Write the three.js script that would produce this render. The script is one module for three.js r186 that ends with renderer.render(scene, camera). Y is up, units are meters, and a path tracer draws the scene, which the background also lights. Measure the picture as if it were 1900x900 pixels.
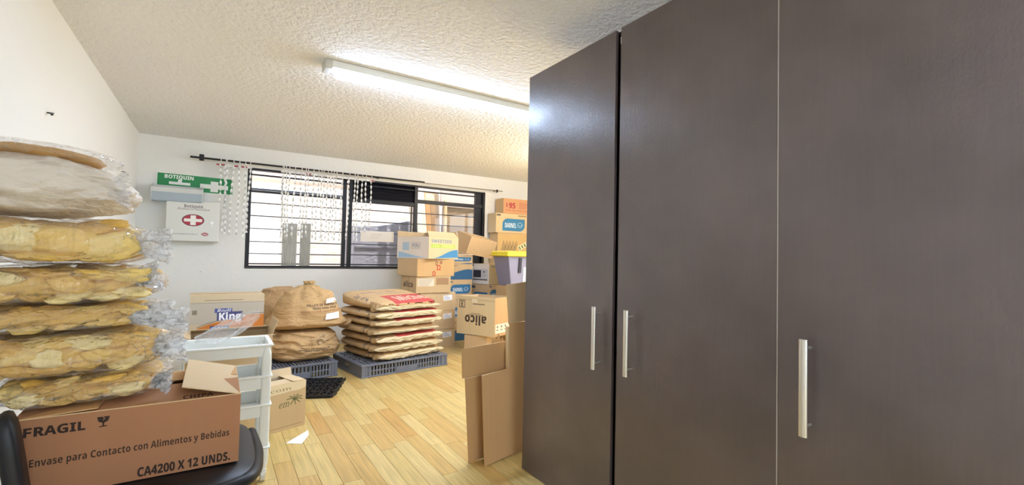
import * as THREE from 'three';
import { mergeGeometries, mergeVertices } from 'three/addons/utils/BufferGeometryUtils.js';
import { RoundedBoxGeometry } from 'three/addons/geometries/RoundedBoxGeometry.js';
import { RectAreaLightUniformsLib } from 'three/addons/lights/RectAreaLightUniformsLib.js';
import { createNoise3D } from 'simplex-noise';

// ---------------------------------------------------------------- camera, sky, sun, exposure
const scene = new THREE.Scene();
const camera = new THREE.PerspectiveCamera(2 * Math.atan(450 / 855.74) * 180 / Math.PI, 1900 / 900, 0.02, 60);
camera.position.set(0, 1.3, 0);
camera.rotation.order = 'YXZ';
camera.rotation.set(0.0298926, -0.570166, 0.0218293);
scene.background = new THREE.Color(0.80, 0.90, 1.0);
scene.backgroundIntensity = 1.9;
const sun = new THREE.DirectionalLight(0xfffaf2, 5.0);
sun.position.set(11, 12, -1.5); sun.target.position.set(2, 0, -5);
sun.castShadow = true; sun.shadow.mapSize.set(2048, 2048); sun.shadow.radius = 1.5;
Object.assign(sun.shadow.camera, { left: -8, right: 8, top: 8, bottom: -8, near: 0.5, far: 30 });
scene.add(sun, sun.target);
const renderer = new THREE.WebGLRenderer();
renderer.toneMapping = THREE.LinearToneMapping;
renderer.toneMappingExposure = 3.5;
renderer.shadowMap.enabled = true;
RectAreaLightUniformsLib.init();

// ---------------------------------------------------------------- helpers
let seed = 20240611;
const rnd = () => { seed |= 0; seed = seed + 0x6D2B79F5 | 0; let t = Math.imul(seed ^ seed >>> 15, 1 | seed); t = t + Math.imul(t ^ t >>> 7, 61 | t) ^ t; return ((t ^ t >>> 14) >>> 0) / 4294967296; };
const rr = (a, b) => a + (b - a) * rnd();
const noise = createNoise3D(rnd);
const fbm = (x, y, z, o = 3) => { let s = 0, a = 1, f = 1; for (let i = 0; i < o; i++) { s += a * noise(x * f, y * f, z * f); a *= .5; f *= 2.03; } return s; };
const clamp = (v, a, b) => Math.min(b, Math.max(a, v));
const deg = (d) => d * Math.PI / 180;
const taken = {};
const numbered = (n) => { const k = taken[n] = (taken[n] ?? -1) + 1; return k ? n + '_' + String(k).padStart(3, '0') : n; };

function thing(name, label, category, [x, y, z] = [0, 0, 0], turn = 0, group) {
  const o = new THREE.Group(); o.name = numbered(name); scene.add(o);
  o.position.set(x, y, z); o.rotation.y = turn; o.userData = { label, category };
  if (group) o.userData.group = group;
  return o;
}
function part(name, geo, mat, parent, pos, rot, label) {
  const m = new THREE.Mesh(geo, mat); m.name = name; m.castShadow = m.receiveShadow = true;
  if (pos) m.position.set(...pos);
  if (rot) m.rotation.set(...rot);
  if (label) m.userData.label = label;
  parent.add(m); return m;
}
function single(name, geo, mat, label, category, pos, rot, group) {
  const m = part(numbered(name), geo, mat, scene, pos, rot);
  m.userData = { label, category }; if (group) m.userData.group = group; return m;
}
function struct(name, geo, mat, pos, rot) { const m = part(name, geo, mat, scene, pos, rot); m.userData.kind = 'structure'; return m; }
function structGroup(name) { const g = new THREE.Group(); g.name = name; g.userData.kind = 'structure'; scene.add(g); return g; }
const box = (w, h, d, x = 0, y = 0, z = 0) => new THREE.BoxGeometry(w, h, d).translate(x, y, z);
const rbox = (w, h, d, r = .006, s = 2) => new RoundedBoxGeometry(w, h, d, s, Math.min(r, w / 2.01, h / 2.01, d / 2.01));
const cyl = (r, h, s = 16, r2 = r) => new THREE.CylinderGeometry(r2, r, h, s);
const tube = (pts, r, n = 40, s = 8, closed = false) => new THREE.TubeGeometry(new THREE.CatmullRomCurve3(pts.map((p) => new THREE.Vector3(...p)), closed, 'catmullrom', .5), n, r, s, closed);
const merge = (list) => mergeGeometries(list.map((g) => { const q = g.index ? g.toNonIndexed() : g; for (const k of Object.keys(q.attributes)) if (!['position', 'normal', 'uv'].includes(k)) q.deleteAttribute(k); return q; }));
const bar = (a, b, t, u = t) => { // square bar from a to b
  const A = new THREE.Vector3(...a), B = new THREE.Vector3(...b), g = new THREE.BoxGeometry(t, u, A.distanceTo(B));
  const m = new THREE.Matrix4().lookAt(A, B, Math.abs(B.y - A.y) > .99 * A.distanceTo(B) ? new THREE.Vector3(1, 0, 0) : new THREE.Vector3(0, 1, 0));
  m.setPosition(A.add(B).multiplyScalar(.5)); return g.applyMatrix4(m);
};
// rounded, noisy cushion shape; uv planar from above ('top') or from the front ('front'), in 0..1
function softBox(w, h, d, k, seg, disp, proj = 'top') {
  let g = new THREE.BoxGeometry(2, 2, 2, ...seg);
  g.deleteAttribute('uv'); g.deleteAttribute('normal'); g = mergeVertices(g, 1e-5);
  const p = g.attributes.position, v = new THREE.Vector3(), uv = new Float32Array(p.count * 2);
  for (let i = 0; i < p.count; i++) {
    v.fromBufferAttribute(p, i);
    const f = Math.pow(Math.pow(Math.abs(v.x), k) + Math.pow(Math.abs(v.y), k) + Math.pow(Math.abs(v.z), k), -1 / k);
    v.multiplyScalar(f);
    uv[2 * i] = v.x * .5 + .5; uv[2 * i + 1] = proj === 'top' ? .5 - v.z * .5 : v.y * .5 + .5;
    if (disp) disp(v);
    p.setXYZ(i, v.x * w / 2, v.y * h / 2, v.z * d / 2);
  }
  g.setAttribute('uv', new THREE.BufferAttribute(uv, 2)); g.computeVertexNormals(); return g;
}
// surface from a function (u, v) -> [x, y, z]
function sheet(nu, nv, f) {
  const pos = [], uv = [], idx = [];
  for (let j = 0; j <= nv; j++) for (let i = 0; i <= nu; i++) { pos.push(...f(i / nu, j / nv)); uv.push(i / nu, j / nv); }
  for (let j = 0; j < nv; j++) for (let i = 0; i < nu; i++) { const a = j * (nu + 1) + i, b = a + 1, c = a + nu + 1, e = c + 1; idx.push(a, b, e, a, e, c); }
  const g = new THREE.BufferGeometry();
  g.setAttribute('position', new THREE.Float32BufferAttribute(pos, 3)); g.setAttribute('uv', new THREE.Float32BufferAttribute(uv, 2)); g.setIndex(idx); g.computeVertexNormals(); return g;
}
// canvas textures
function canvasTex(w, h, draw, repeat) {
  const c = document.createElement('canvas'); c.width = w; c.height = h; draw(c.getContext('2d'), w, h);
  const t = new THREE.CanvasTexture(c); t.colorSpace = THREE.SRGBColorSpace; t.anisotropy = 8;
  if (repeat) { t.wrapS = t.wrapT = THREE.RepeatWrapping; t.repeat.set(...repeat); }
  return t;
}
function dataTex(n, f, repeat = [1, 1], color = false) {
  const a = new Uint8Array(n * n * 4);
  for (let y = 0; y < n; y++) for (let x = 0; x < n; x++) { const r = f(x / n, y / n), i = 4 * (y * n + x); const q = Array.isArray(r) ? r : [r, r, r]; for (let k = 0; k < 3; k++) a[i + k] = clamp(q[k], 0, 1) * 255; a[i + 3] = 255; }
  const t = new THREE.DataTexture(a, n, n); t.magFilter = THREE.LinearFilter; t.minFilter = THREE.LinearMipmapLinearFilter; t.generateMipmaps = true;
  t.wrapS = t.wrapT = THREE.RepeatWrapping; t.repeat.set(...repeat); if (color) t.colorSpace = THREE.SRGBColorSpace; t.needsUpdate = true; return t;
}
// tileable noise: sample on a torus-like wrap by blending
const tile = (f) => (u, v) => { const a = u, b = v; return f(u, v) * (1 - a) * (1 - b) + f(u - 1, v) * a * (1 - b) + f(u, v - 1) * (1 - a) * b + f(u - 1, v - 1) * a * b; };
// text stretched to a box: x, y = left and baseline-centre
function txt(c, s, x, y, w, h, color, font = 'bold {}px sans-serif', rot = 0) {
  c.save(); c.translate(x + w / 2, y + h / 2); c.rotate(rot); c.fillStyle = color; c.font = font.replace('{}', 100); c.textAlign = 'center'; c.textBaseline = 'middle';
  const m = c.measureText(s).width || 1; c.scale(w / m, h / 74); c.fillText(s, 0, 4); c.restore();
}
const std = (color, roughness = .7, o = {}) => new THREE.MeshStandardMaterial({ color, roughness, ...o });
const phys = (color, roughness = .5, o = {}) => new THREE.MeshPhysicalMaterial({ color, roughness, ...o });
function kraft(c, w, h, base = [207, 175, 132], amount = 10) { // paper ground with fibres and soft mottling
  c.fillStyle = `rgb(${base})`; c.fillRect(0, 0, w, h);
  for (let i = 0; i < w * h / 260; i++) { const t = rr(-amount, amount); c.fillStyle = `rgba(${base.map((b) => Math.round(clamp(b + t * 2, 0, 255)))},.35)`; c.fillRect(rnd() * w, rnd() * h, rr(2, 14), rr(.6, 2)); }
  for (let i = 0; i < 26; i++) { const t = rr(-amount, amount) * .6; c.fillStyle = `rgba(${base.map((b) => Math.round(clamp(b + t, 0, 255)))},.25)`; c.fillRect(rnd() * w, 0, rr(4, w / 6), h); }
}

// ---------------------------------------------------------------- shared materials
const stuccoBump = dataTex(1024, (() => { const f = tile((u, v) => fbm(u * 34, v * 34, 3.1, 3)); const g = tile((u, v) => fbm(u * 90, v * 90, 8.3, 2)); return (u, v) => { const a = f(u, v), b = g(u, v); return .5 + .34 * Math.sign(a) * Math.pow(Math.abs(a), .7) + .16 * b; }; })(), [1, 1]);
const wallBump = dataTex(256, tile((u, v) => .5 + .3 * fbm(u * 12, v * 12, 1, 4)), [1, 1]);
const grainMap = dataTex(512, (() => { const f = tile((u, v) => .86 + .07 * fbm(u * 14, v * 1.6, 2, 3) + .06 * noise(u * 70, v * 3, 9)); return (u, v) => { const k = f(u, v); return [k, k * .985, k * .96]; }; })(), [1, 1], true);
const wengeBump = dataTex(512, tile((u, v) => .5 + .16 * noise(u * 170, v * 7, 4) + .22 * noise(u * 150, v * 46, 7) + .2 * noise(u * 240, v * 90, 2)), [1, 1]);
const crumpleBump = dataTex(512, tile((u, v) => { const a = Math.abs(fbm(u * 5, v * 5, 11, 4)), b = Math.abs(fbm(u * 9, v * 9, 17, 3)); return .2 + .45 * a + .3 * b; }), [1, 1]);
const wrinkleBump = dataTex(512, tile((u, v) => { const a = Math.abs(fbm(u * 4 + .6 * noise(u * 3, v * 3, 1), v * 9, 21, 4)); return .15 + .6 * a; }), [1, 1]);
const M = {
  wall: std(0xebebe6, .85, { bumpMap: wallBump, bumpScale: .002 }),
  ceiling: std(0xf0efed, .9, { bumpMap: stuccoBump, bumpScale: .012 }),
  whitePlastic: std(0xeceee8, .38),
  black: std(0x121418, .45, { metalness: .1 }),
  blackMetal: std(0x17191d, .42, { metalness: .3 }),
  navySteel: std(0x14151f, .4, { metalness: .35 }),
  blackVinyl: std(0x17171a, .42),
  steel: std(0xf0f0ee, .34, { metalness: 1 }),
  crate: std(0x6d7079, .5),
  cream: std(0xe2cda2, .8, { bumpMap: wrinkleBump, bumpScale: .006 }),
  kraftPlain: std(0xffffff, .82, { map: canvasTex(512, 512, (c, w, h) => kraft(c, w, h)) }),
  kraftPale: std(0xffffff, .82, { map: canvasTex(512, 512, (c, w, h) => kraft(c, w, h, [209, 184, 146])) }),
  kraftWarm: std(0xffffff, .82, { map: canvasTex(512, 512, (c, w, h) => kraft(c, w, h, [204, 162, 112])) }),
  kraftEdge: std(0xd9bd92, .9),
  paper: std(0xf2f0ea, .8),
  glass: phys(0xffffff, .02, { transmission: 1, thickness: 0, ior: 1.5 }),
};
const kraftPrint = (w, h, draw, base, amount) => std(0xffffff, .8, { map: canvasTex(w, h, (c) => { kraft(c, w, h, base, amount); draw(c, w, h); }) });

// ---------------------------------------------------------------- the room
const XL = -0.806, XR = 5.2, ZB = -6.9, ZF = 1.8, H = 2.65;
function metricUV(g, ax, ay, s = 1) { const p = g.attributes.position, uv = g.attributes.uv; for (let i = 0; i < p.count; i++) uv.setXY(i, p['get' + ax](i) * s, p['get' + ay](i) * s); return g; }
struct('ceiling', metricUV(box(XR - XL + .5, .2, ZF - ZB + .45), 'X', 'Z', 1 / 1.7), M.ceiling, [(XL + XR) / 2, H + .1, (ZF + ZB) / 2]);
struct('wall_left', metricUV(box(.2, H, ZF - ZB + .4), 'Z', 'Y', .8), M.wall, [XL - .1, H / 2, (ZF + ZB) / 2]);
function pierced(name, horiz, at, a0, a1, o0, o1, y0, y1) { // wall with one opening; horiz: runs along x, else along z
  const mk = (p0, p1, q0, q1) => (horiz ? metricUV(box(p1 - p0, q1 - q0, .2, (p0 + p1) / 2, (q0 + q1) / 2, at), 'X', 'Y', .8) : metricUV(box(.2, q1 - q0, p1 - p0, at, (q0 + q1) / 2, (p0 + p1) / 2), 'Z', 'Y', .8));
  struct(name, merge([mk(a0, o0, 0, H), mk(o1, a1, 0, H), mk(o0, o1, y1, H), ...(y0 > 0 ? [mk(o0, o1, 0, y0)] : [])]), M.wall);
}
pierced('wall_right', false, XR + .1, ZB - .2, ZF + .2, -4.6, -1.4, .75, 2.4);
pierced('wall_front', true, ZF + .1, XL, XR, -.2, 2.6, .8, 2.4);
function plainWindow(name, w, h, pos, turn) {
  const g = structGroup(name); g.position.set(...pos); g.rotation.y = turn;
  for (const s of [-1, 1]) { part('window_frame', rbox(w, .05, .07, .004, 1), M.blackMetal, g, [0, s * (h / 2 - .025), 0]); part('window_frame', rbox(.05, h, .07, .004, 1), M.blackMetal, g, [s * (w / 2 - .025), 0, 0]); }
  for (let i = 1; i < 3; i++) part('mullion', rbox(.05, h, .06, .004, 1), M.blackMetal, g, [-w / 2 + i * w / 3, 0, 0]);
  for (let i = 0; i < 3; i++) part('pane', new THREE.PlaneGeometry(w / 3 - .06, h - .1), M.glass, g, [-w / 2 + (i + .5) * w / 3, 0, 0]);
}
const WX0 = .315, WX1 = 3.86, WY0 = 1.075, WY1 = 2.385;
plainWindow('window_2', 3.2, 1.65, [XR + .1, 1.575, -3.0], Math.PI / 2);
plainWindow('window_3', 2.8, 1.6, [1.2, 1.6, ZF + .1], 0);
{ // back wall with the window opening
  const wb = merge([
    metricUV(box(WX0 - XL, H, .2, (WX0 + XL) / 2, H / 2, ZB - .1), 'X', 'Y', .8), metricUV(box(XR - WX1, H, .2, (WX1 + XR) / 2, H / 2, ZB - .1), 'X', 'Y', .8),
    metricUV(box(WX1 - WX0, WY0, .2, (WX0 + WX1) / 2, WY0 / 2, ZB - .1), 'X', 'Y', .8), metricUV(box(WX1 - WX0, H - WY1, .2, (WX0 + WX1) / 2, (H + WY1) / 2, ZB - .1), 'X', 'Y', .8)]);
  struct('wall_back', wb, M.wall);
}
{ // plank floor: each strip in view its own mesh
  const floor = structGroup('floor');
  part('subfloor', box(XR - XL + .4, .1, ZF - ZB + .4), std(0xb08a55, .8), floor, [(XL + XR) / 2, -.064, (ZF + ZB) / 2]);
  const tones = ['#ecd08a', '#eed390', '#e8c980', '#eacd86', '#edd088', '#e3bd74', '#efd798', '#dcae64'];
  const mats = tones.map((t) => std(t, .36, { map: grainMap, bumpMap: grainMap, bumpScale: .0006 }));
  const W = .104, lens = [.52, .66, .8];
  const geos = lens.map((L) => [0, 1, 2].map(() => { const g = rbox(W - .0014, .014, L - .0014, .0015, 1), p = g.attributes.position, uv = g.attributes.uv, ou = rnd(), ov = rnd(); for (let i = 0; i < p.count; i++) uv.setXY(i, ou + p.getX(i) * 2.2, ov + p.getZ(i) * 1.1); return g; }));
  const rest = []; const all = [];
  for (let x = XL + W / 2, k = 0; x < XR; x += W, k++) for (let z = ZB - rr(0, .5); z < ZF;) { const l = Math.floor(rnd() * 3), L = lens[l]; all.push([x, z + L / 2, l]); z += L; }
  const seen = ([x, z]) => x > .15 && x < 2.75 && z < -2.25 && z > -6.3 && x < .55 - z * .42 && x > -.05 - z * .06;
  let n = 0;
  for (const [x, z, l] of all) {
    const v = Math.floor(rnd() * 3), r = rnd(), tone = r < .07 ? 7 : r < .2 ? 5 : Math.floor(rnd() * 5) + (rnd() < .2 ? 1 : 0);
    const tt = [0, 1, 2, 3, 4, 5, 6, 7][tone];
    if (seen([x, z]) && n < 300) { part('plank', geos[l][v], mats[tt], floor, [x, -.0072 + rr(-.0004, .0002), z]); n++; } else rest.push(geos[l][v].clone().translate(x, -.0072, z));
  }
  const r = part('plank_remainder', merge(rest), mats[0], floor); r.userData.kind = 'stuff';
}
{ // window: black steel frame, panes, rods, dark slats
  const w = structGroup('window_1'), z = ZB - .05;
  const fr = (x0, x1, y0, y1, d = .07, name = 'window_frame', zz = z, m = M.blackMetal) => part(name, rbox(x1 - x0, y1 - y0, d, .004, 1), m, w, [(x0 + x1) / 2, (y0 + y1) / 2, zz]);
  fr(WX0, WX0 + .05, WY0, WY1, .09); fr(WX1 - .045, WX1, WY0, WY1, .09); fr(WX0, WX1, WY0, WY0 + .03, .1); fr(WX0, WX1, WY1 - .028, WY1, .09);
  fr(WX0 + .05, 3.70, 2.293, 2.313, .04); // upper rail
  fr(WX0 + .05, 3.7, WY0 + .045, WY0 + .062, .03, 'sill_track', z - .01); 
  fr(1.525, 1.578, WY0, WY1, .05, 'mullion', z - .015); fr(1.60, 1.655, WY0, WY1, .07, 'mullion'); fr(2.60, 2.655, WY0, WY1, .07, 'mullion');
  fr(2.565, 2.580, WY0 + .03, 2.06, .03, 'mullion', z - .02);
  fr(3.695, 3.815, WY0, WY1, .06, 'jamb_post', z - .02, M.navySteel);
  fr(WX0 + .05, 1.525, 2.070, 2.098, .045, 'transom'); fr(WX0 + .05, 1.525, 2.103, 2.128, .03, 'transom', z, std(0x55606b, .4, { metalness: .4 }));
  fr(1.655, 2.60, 2.045, 2.105, .06, 'transom'); fr(2.655, 3.815, 2.108, 2.165, .06, 'transom');
  for (let i = 0; i < 5; i++) part('louvre_slat', rbox(.945, .064, .006, .002, 1), M.navySteel, w, [2.128, 2.13 + i * .05, z - .012], [-.4, 0, 0]);
  for (const y of [1.255, 1.415, 1.588, 1.757, 1.930]) for (const [x0, x1] of [[WX0 + .04, 1.53], [1.65, 2.605], [2.65, 3.7]])
    part('security_rod', cyl(.0075, x1 - x0, 8), M.blackMetal, w, [(x0 + x1) / 2, y + (x0 + x1) * .004, z - .045], [0, 0, Math.PI / 2]);
  for (const [x0, x1, y0, y1] of [[WX0 + .05, 1.525, 1.12, 2.07], [WX0 + .05, 1.525, 2.128, 2.293], [1.655, 2.565, 1.12, 2.045], [2.655, 3.695, 1.12, 2.108], [2.655, 3.695, 2.165, 2.293]])
    part('pane', new THREE.PlaneGeometry(x1 - x0, y1 - y0), M.glass, w, [(x0 + x1) / 2, (y0 + y1) / 2, z - .03]);
  part('window_sill', box(WX1 - WX0, .012, .2), M.wall, w, [(WX0 + WX1) / 2, WY0 - .004, ZB - .1]);
}
// ---------------------------------------------------------------- the yard outside
struct('ground', box(40, .1, 40), std(0xb9aea2, .9), [2, -.22, -3]);
{
  const wallMap = canvasTex(1024, 512, (c, w, h) => {
    c.fillStyle = '#a89a90'; c.fillRect(0, 0, w, h);
    for (let i = 0; i < 900; i++) { c.fillStyle = ['rgba(160,128,110,.3)', 'rgba(186,176,168,.35)', 'rgba(150,128,116,.25)'][i % 3]; c.fillRect(rnd() * w, rnd() * h, rr(6, 60), rr(3, 16)); }
    c.fillStyle = 'rgba(140,100,84,.6)'; c.fillRect(0, h * .18, w, 12);
    for (let i = 0; i < 60; i++) { c.fillStyle = 'rgba(130,92,78,.35)'; c.fillRect(rnd() * w, h * (.16 + .06 * rnd()), rr(10, 60), rr(2, 7)); }
  });
  struct('wall_courtyard', box(14, 3.3, .2), std(0xffffff, .9, { map: wallMap }), [2, 1.55, -9.4]);
}
{
  const t = thing('storage_tank', 'dark grey slope-topped metal bin standing outside the middle window', 'bin', [2.42, -.1, -8.15], .02);
  const s = new THREE.Shape([[-.52, 0], [.62, 0], [.62, 2.02], [-.1, 1.86], [-.52, 1.84]].map((p) => new THREE.Vector2(...p)));
  part('body', new THREE.ExtrudeGeometry(s, { depth: .7, bevelEnabled: true, bevelSize: .01, bevelThickness: .01, bevelSegments: 1 }).translate(0, 0, -.35), std(0x6b6a74, .55, { bumpMap: wrinkleBump, bumpScale: .01 }), t);
  for (const y of [.5, 1.0, 1.5]) part('rib', rbox(1.12, .03, .02, .004, 1), std(0x54535d, .5), t, [.05, y, .37]);
}
{ // boards leaning outside the right-hand panes
  const list = [['#b5a998', 2.92], ['#cfcabe', 3.04], ['#c9c1b2', 3.12], ['#a67c4c', 3.22], ['#8f6f4c', 3.32], ['#77634e', 3.40]];
  const words = ['cream painted plank leaning next to the pink wall', 'white plank leaning beside the cream plank', 'off white plank leaning between white and orange planks', 'orange timber plank leaning among pale planks', 'tan timber plank leaning behind the orange plank', 'greyish timber plank leaning closest to the stacked timber wall'];
  list.forEach(([col, x], i) => single('leaning_plank', (() => { const g = rbox(.09, 2.55, .03, .004, 1); return g; })(), std(col, .75, { map: grainMap }), words[i] + ' outside the window', 'plank', [x, 1.155, -7.58 - i * .034], [-.04, 0, .11 - i * .012], 'planks leaning outside the window'));
  const t = thing('timber_wall', 'brown horizontal timber boards stacked as a wall outside the right window', 'timber wall', [4.38, -.1, -7.90]);
  for (let i = 0; i < 13; i++) part('board', rbox(1.75, .172, .05, .006, 1), std(['#7a6346', '#826b4d', '#735d43', '#8a7354'][i % 4], .8, { map: grainMap }), t, [rr(-.02, .02), .087 + i * .177, rr(-.004, .004)]);
  part('post', rbox(.05, 2.4, .06), std('#a08460', .8), t, [-.84, 1.2, .07]);
  single('dusty_pink_panel', rbox(1.9, .5, .04), std(0x9a867e, .85), 'pale dusty pink panel laid along the top of the timber wall', 'panel', [4.4, 2.45, -7.86]);
}
// ---------------------------------------------------------------- ceiling lamp
function batten(x0, x1, z, label, power, glow) {
  const t = thing('ceiling_light', label, 'ceiling light', [(x0 + x1) / 2, H, z]), L = x1 - x0;
  part('housing', rbox(L, .05, .13, .006), M.whitePlastic, t, [0, -.026, 0]);
  part('end_cap', rbox(.05, .062, .135, .006), std(0xc9c8c0, .5), t, [-L / 2 + .02, -.032, 0]);
  part('end_cap', rbox(.05, .062, .135, .006), std(0xc9c8c0, .5), t, [L / 2 - .02, -.032, 0]);
  part('led_diffuser', new THREE.CapsuleGeometry(.036, L - .2, 6, 16).rotateZ(Math.PI / 2), new THREE.MeshStandardMaterial({ color: 0xffffff, emissive: 0xc6ddff, emissiveIntensity: glow }), t, [0, -.068, 0]);
  const l = new THREE.RectAreaLight(0xc6ddff, power, L - .14, .07); l.position.set((x0 + x1) / 2, H - .108, z); scene.add(l); l.lookAt((x0 + x1) / 2, 0, z);
  return t;
}
batten(.60, 3.3, -3.44, 'long white LED batten glowing on the ceiling above the sacks', 22, 14);
{
  const t = thing('globe_lamp', 'warm round globe lamp on the ceiling behind the dark wardrobe', 'ceiling lamp', [3.9, H, -4.5]);
  part('lamp_base', cyl(.07, .03, 24), M.whitePlastic, t, [0, -.015, 0]);
  part('lamp_globe', new THREE.SphereGeometry(.1, 24, 16), new THREE.MeshStandardMaterial({ color: 0xffffff, emissive: 0xffeeda, emissiveIntensity: 3 }), t, [0, -.12, 0]);
  const l = new THREE.PointLight(0xffeeda, 1.6); l.position.set(3.9, H - .12, -4.5); l.castShadow = true; l.shadow.radius = 5; scene.add(l);
}
batten(-.3, 1.5, .55, 'second white LED batten on the ceiling near the entrance end', 5, 4);
// ---------------------------------------------------------------- dark cabinet
{
  const smudge = dataTex(512, tile((u, v) => .36 + .08 * fbm(u * 2.4, v * 2.4, 5, 3)), [1, 1]);
  const wenge = dataTex(512, (() => { const f = tile((u, v) => .9 + .12 * fbm(u * 2.2, v * 2.6, 31, 4) + .03 * noise(u * 80, v * 4, 12)); return (u, v) => { const k = f(u, v) * .36; return [k * 1.06, k * .92, k * .92]; }; })(), [1, 1], true);
  const door = phys(0xffffff, 1, { anisotropy: .6, ior: 1.9, map: wenge, roughnessMap: smudge, bumpMap: wengeBump, bumpScale: .0009 });
  const edge = std(0x3a3330, .5);
  const t = thing('wardrobe_cabinet', 'tall dark wenge wardrobe cabinet with steel bar handles', 'cabinet', [1.626, 0, -1.22]);
  const X = 0, body = std(0x1d1a19, .6);
  part('side_panel', box(.60, 2.425, .02), body, t, [X + .325, 1.2125, -1.138]); part('side_panel', box(.60, 2.425, .02), body, t, [X + .325, 1.2125, 1.138]);
  part('side_panel', box(.58, 2.385, .02), body, t, [X + .325, 1.2125, -.383]);
  part('top_panel', box(.60, .02, 2.256), body, t, [X + .325, 2.415, 0]); part('bottom_panel', box(.60, .02, 2.256), body, t, [X + .325, .02, 0]); part('back_panel', box(.015, 2.385, 2.256), body, t, [X + .617, 1.2125, 0]);
  const doors = [[-1.150, -.404, .0], [-.370, .376, .0], [.3795, 1.150, .0]];
  const hz = [-.484, -.272, .482], hy = [[.752, 1.060], [.765, 1.065], [.750, 1.056]];
  doors.forEach(([a, b, dx], i) => {
    const g = new THREE.Group(); g.name = 'door'; g.position.set(X + dx, 1.214, (a + b) / 2); t.add(g);
    const dg = rbox(.019, 2.424, b - a, .0015, 1), p = dg.attributes.position, uv = dg.attributes.uv;
    for (let k = 0; k < p.count; k++) uv.setXY(k, p.getZ(k) * .9 + i * .37, p.getY(k) * .9 + i * .21);
    part('door_leaf', dg, door, g, [.0095, 0, 0]);
    const hd = new THREE.Group(); hd.name = 'handle'; g.add(hd); hd.position.set(-.046, (hy[i][0] + hy[i][1]) / 2 - 1.214, hz[i] - (a + b) / 2);
    const L = hy[i][1] - hy[i][0];
    const prof = new THREE.Shape(); prof.absellipse(0, 0, .0075, .013, 0, Math.PI * 2);
    const geos = [new THREE.ExtrudeGeometry(prof, { depth: L, bevelEnabled: false, curveSegments: 16 }).rotateX(-Math.PI / 2).translate(0, -L / 2, 0)];
    for (const s of [-1, 1]) geos.push(cyl(.0055, .046, 12).rotateZ(Math.PI / 2).translate(.023, s * (L / 2 - .03), 0));
    part('handle_bar', merge(geos), M.steel, hd, undefined, undefined, 'brushed steel bar handle on two posts');
  });
  part('edge_strip', box(.02, 2.42, .0022), std(0xc2bbb2, .5), t, [X + .0090, 1.213, .3779], undefined, 'pale worn edge strip between two doors');
  part('divider_edge', box(.02, 2.42, .02), edge, t, [X + .034, 1.213, -.387]);
  part('hinge_clip', rbox(.012, .035, .012, .002, 1), M.steel, t, [X + .018, 2.372, -.381]);
}
// ---------------------------------------------------------------- things on the back wall
{
  // curtain rod
  const t = thing('curtain_rod', 'black curtain rod with square end stop mounted above the window', 'curtain rod', [-.3, 2.424, -6.78]);
  part('rod', cyl(.0125, 3.0, 12), M.black, t, [1.5, -.002, 0], [0, 0, Math.PI / 2 + .001]);
  part('thin_rod', cyl(.008, 1.44, 12), std(0x8d8478, .4, { metalness: .6 }), t, [3.71, -.01, 0], [0, 0, Math.PI / 2 + .004]);
  part('end_stop', rbox(.05, .075, .05, .006), M.black, t, [.115, 0, 0]); part('end_stop', rbox(.02, .05, .04, .005), M.blackMetal, t, [4.32, -.012, 0]);
  for (const x of [.115, 2.3, 4.32]) part('bracket', box(.014, .016, .14), M.blackMetal, t, [x, 0, -.06]);
}
function stringCurtain(label, x0, x1, xs, yTop, len, tags) {
  const t = thing('string_curtain', label, 'string curtain', [(x0 + x1) / 2, yTop, -6.78]);
  const cx = (x0 + x1) / 2, clear = std(0xe9e9e6, .5);
  part('header_band', rbox(x1 - x0, .026, .004, .0015, 1), clear, t, [0, -.062, .0]);
  const red = std(0xa5424a, .6), white = std(0xefe9e6, .6);
  for (const [a, b, m] of tags) part('tag', box(b - a, .02, .003), m ? red : white, t, [(a + b) / 2 - cx, -.062, .0045]);
  const ribbon = std(0xe8e9e6, .45, { side: THREE.DoubleSide });
  xs.forEach((x, i) => {
    const L = len[i], ph = rr(0, 6), w = .0125, tw = rr(38, 46), sway = rr(-.016, .004);
    const g = sheet(1, Math.round(L * 110), (u, v) => { const a = ph + v * L * tw, s = (u - .5) * 2 * w; return [x - cx + sway * v * L * 2 + .006 * Math.sin(v * 7 + ph) + Math.cos(a) * s, -.05 - v * L, .006 + Math.sin(a) * s]; });
    part('strand', g, ribbon, t);
    part('loop', new THREE.TorusGeometry(.019, .0055, 6, 14), white, t, [x - cx, -.004, 0], [0, Math.PI / 2, 0]);
  });
}
{
  const wl = [.016, .07, .084, .153, .217, .282, .336], wm = [.713, .726, .752, .791, .862, .942, .996, 1.023, 1.091, 1.156, 1.194, 1.222, 1.278, 1.321, 1.357, 1.392, 1.472, 1.568, 1.642, 1.68, 1.748, 1.802, 1.88];
  stringCurtain('white twisted string curtain hanging over the green sign and bare wall', -.03, .355, wl, 2.424, wl.map(() => rr(.84, .9)), [[-.03, .06, 1], [.09, .12, 0], [.16, .21, 1], [.235, .30, 1], [.31, .35, 0]]);
  stringCurtain('long white twisted string curtain hanging in front of the window panes', .69, 1.925, wm, 2.422, wm.map((x) => (x > 1.7 ? rr(.66, .92) : rr(.84, .93))), [[.69, .76, 0], [.88, .92, 0], [.98, 1.06, 1], [1.2, 1.4, 0], [1.86, 1.92, 1]]);
}
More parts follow.
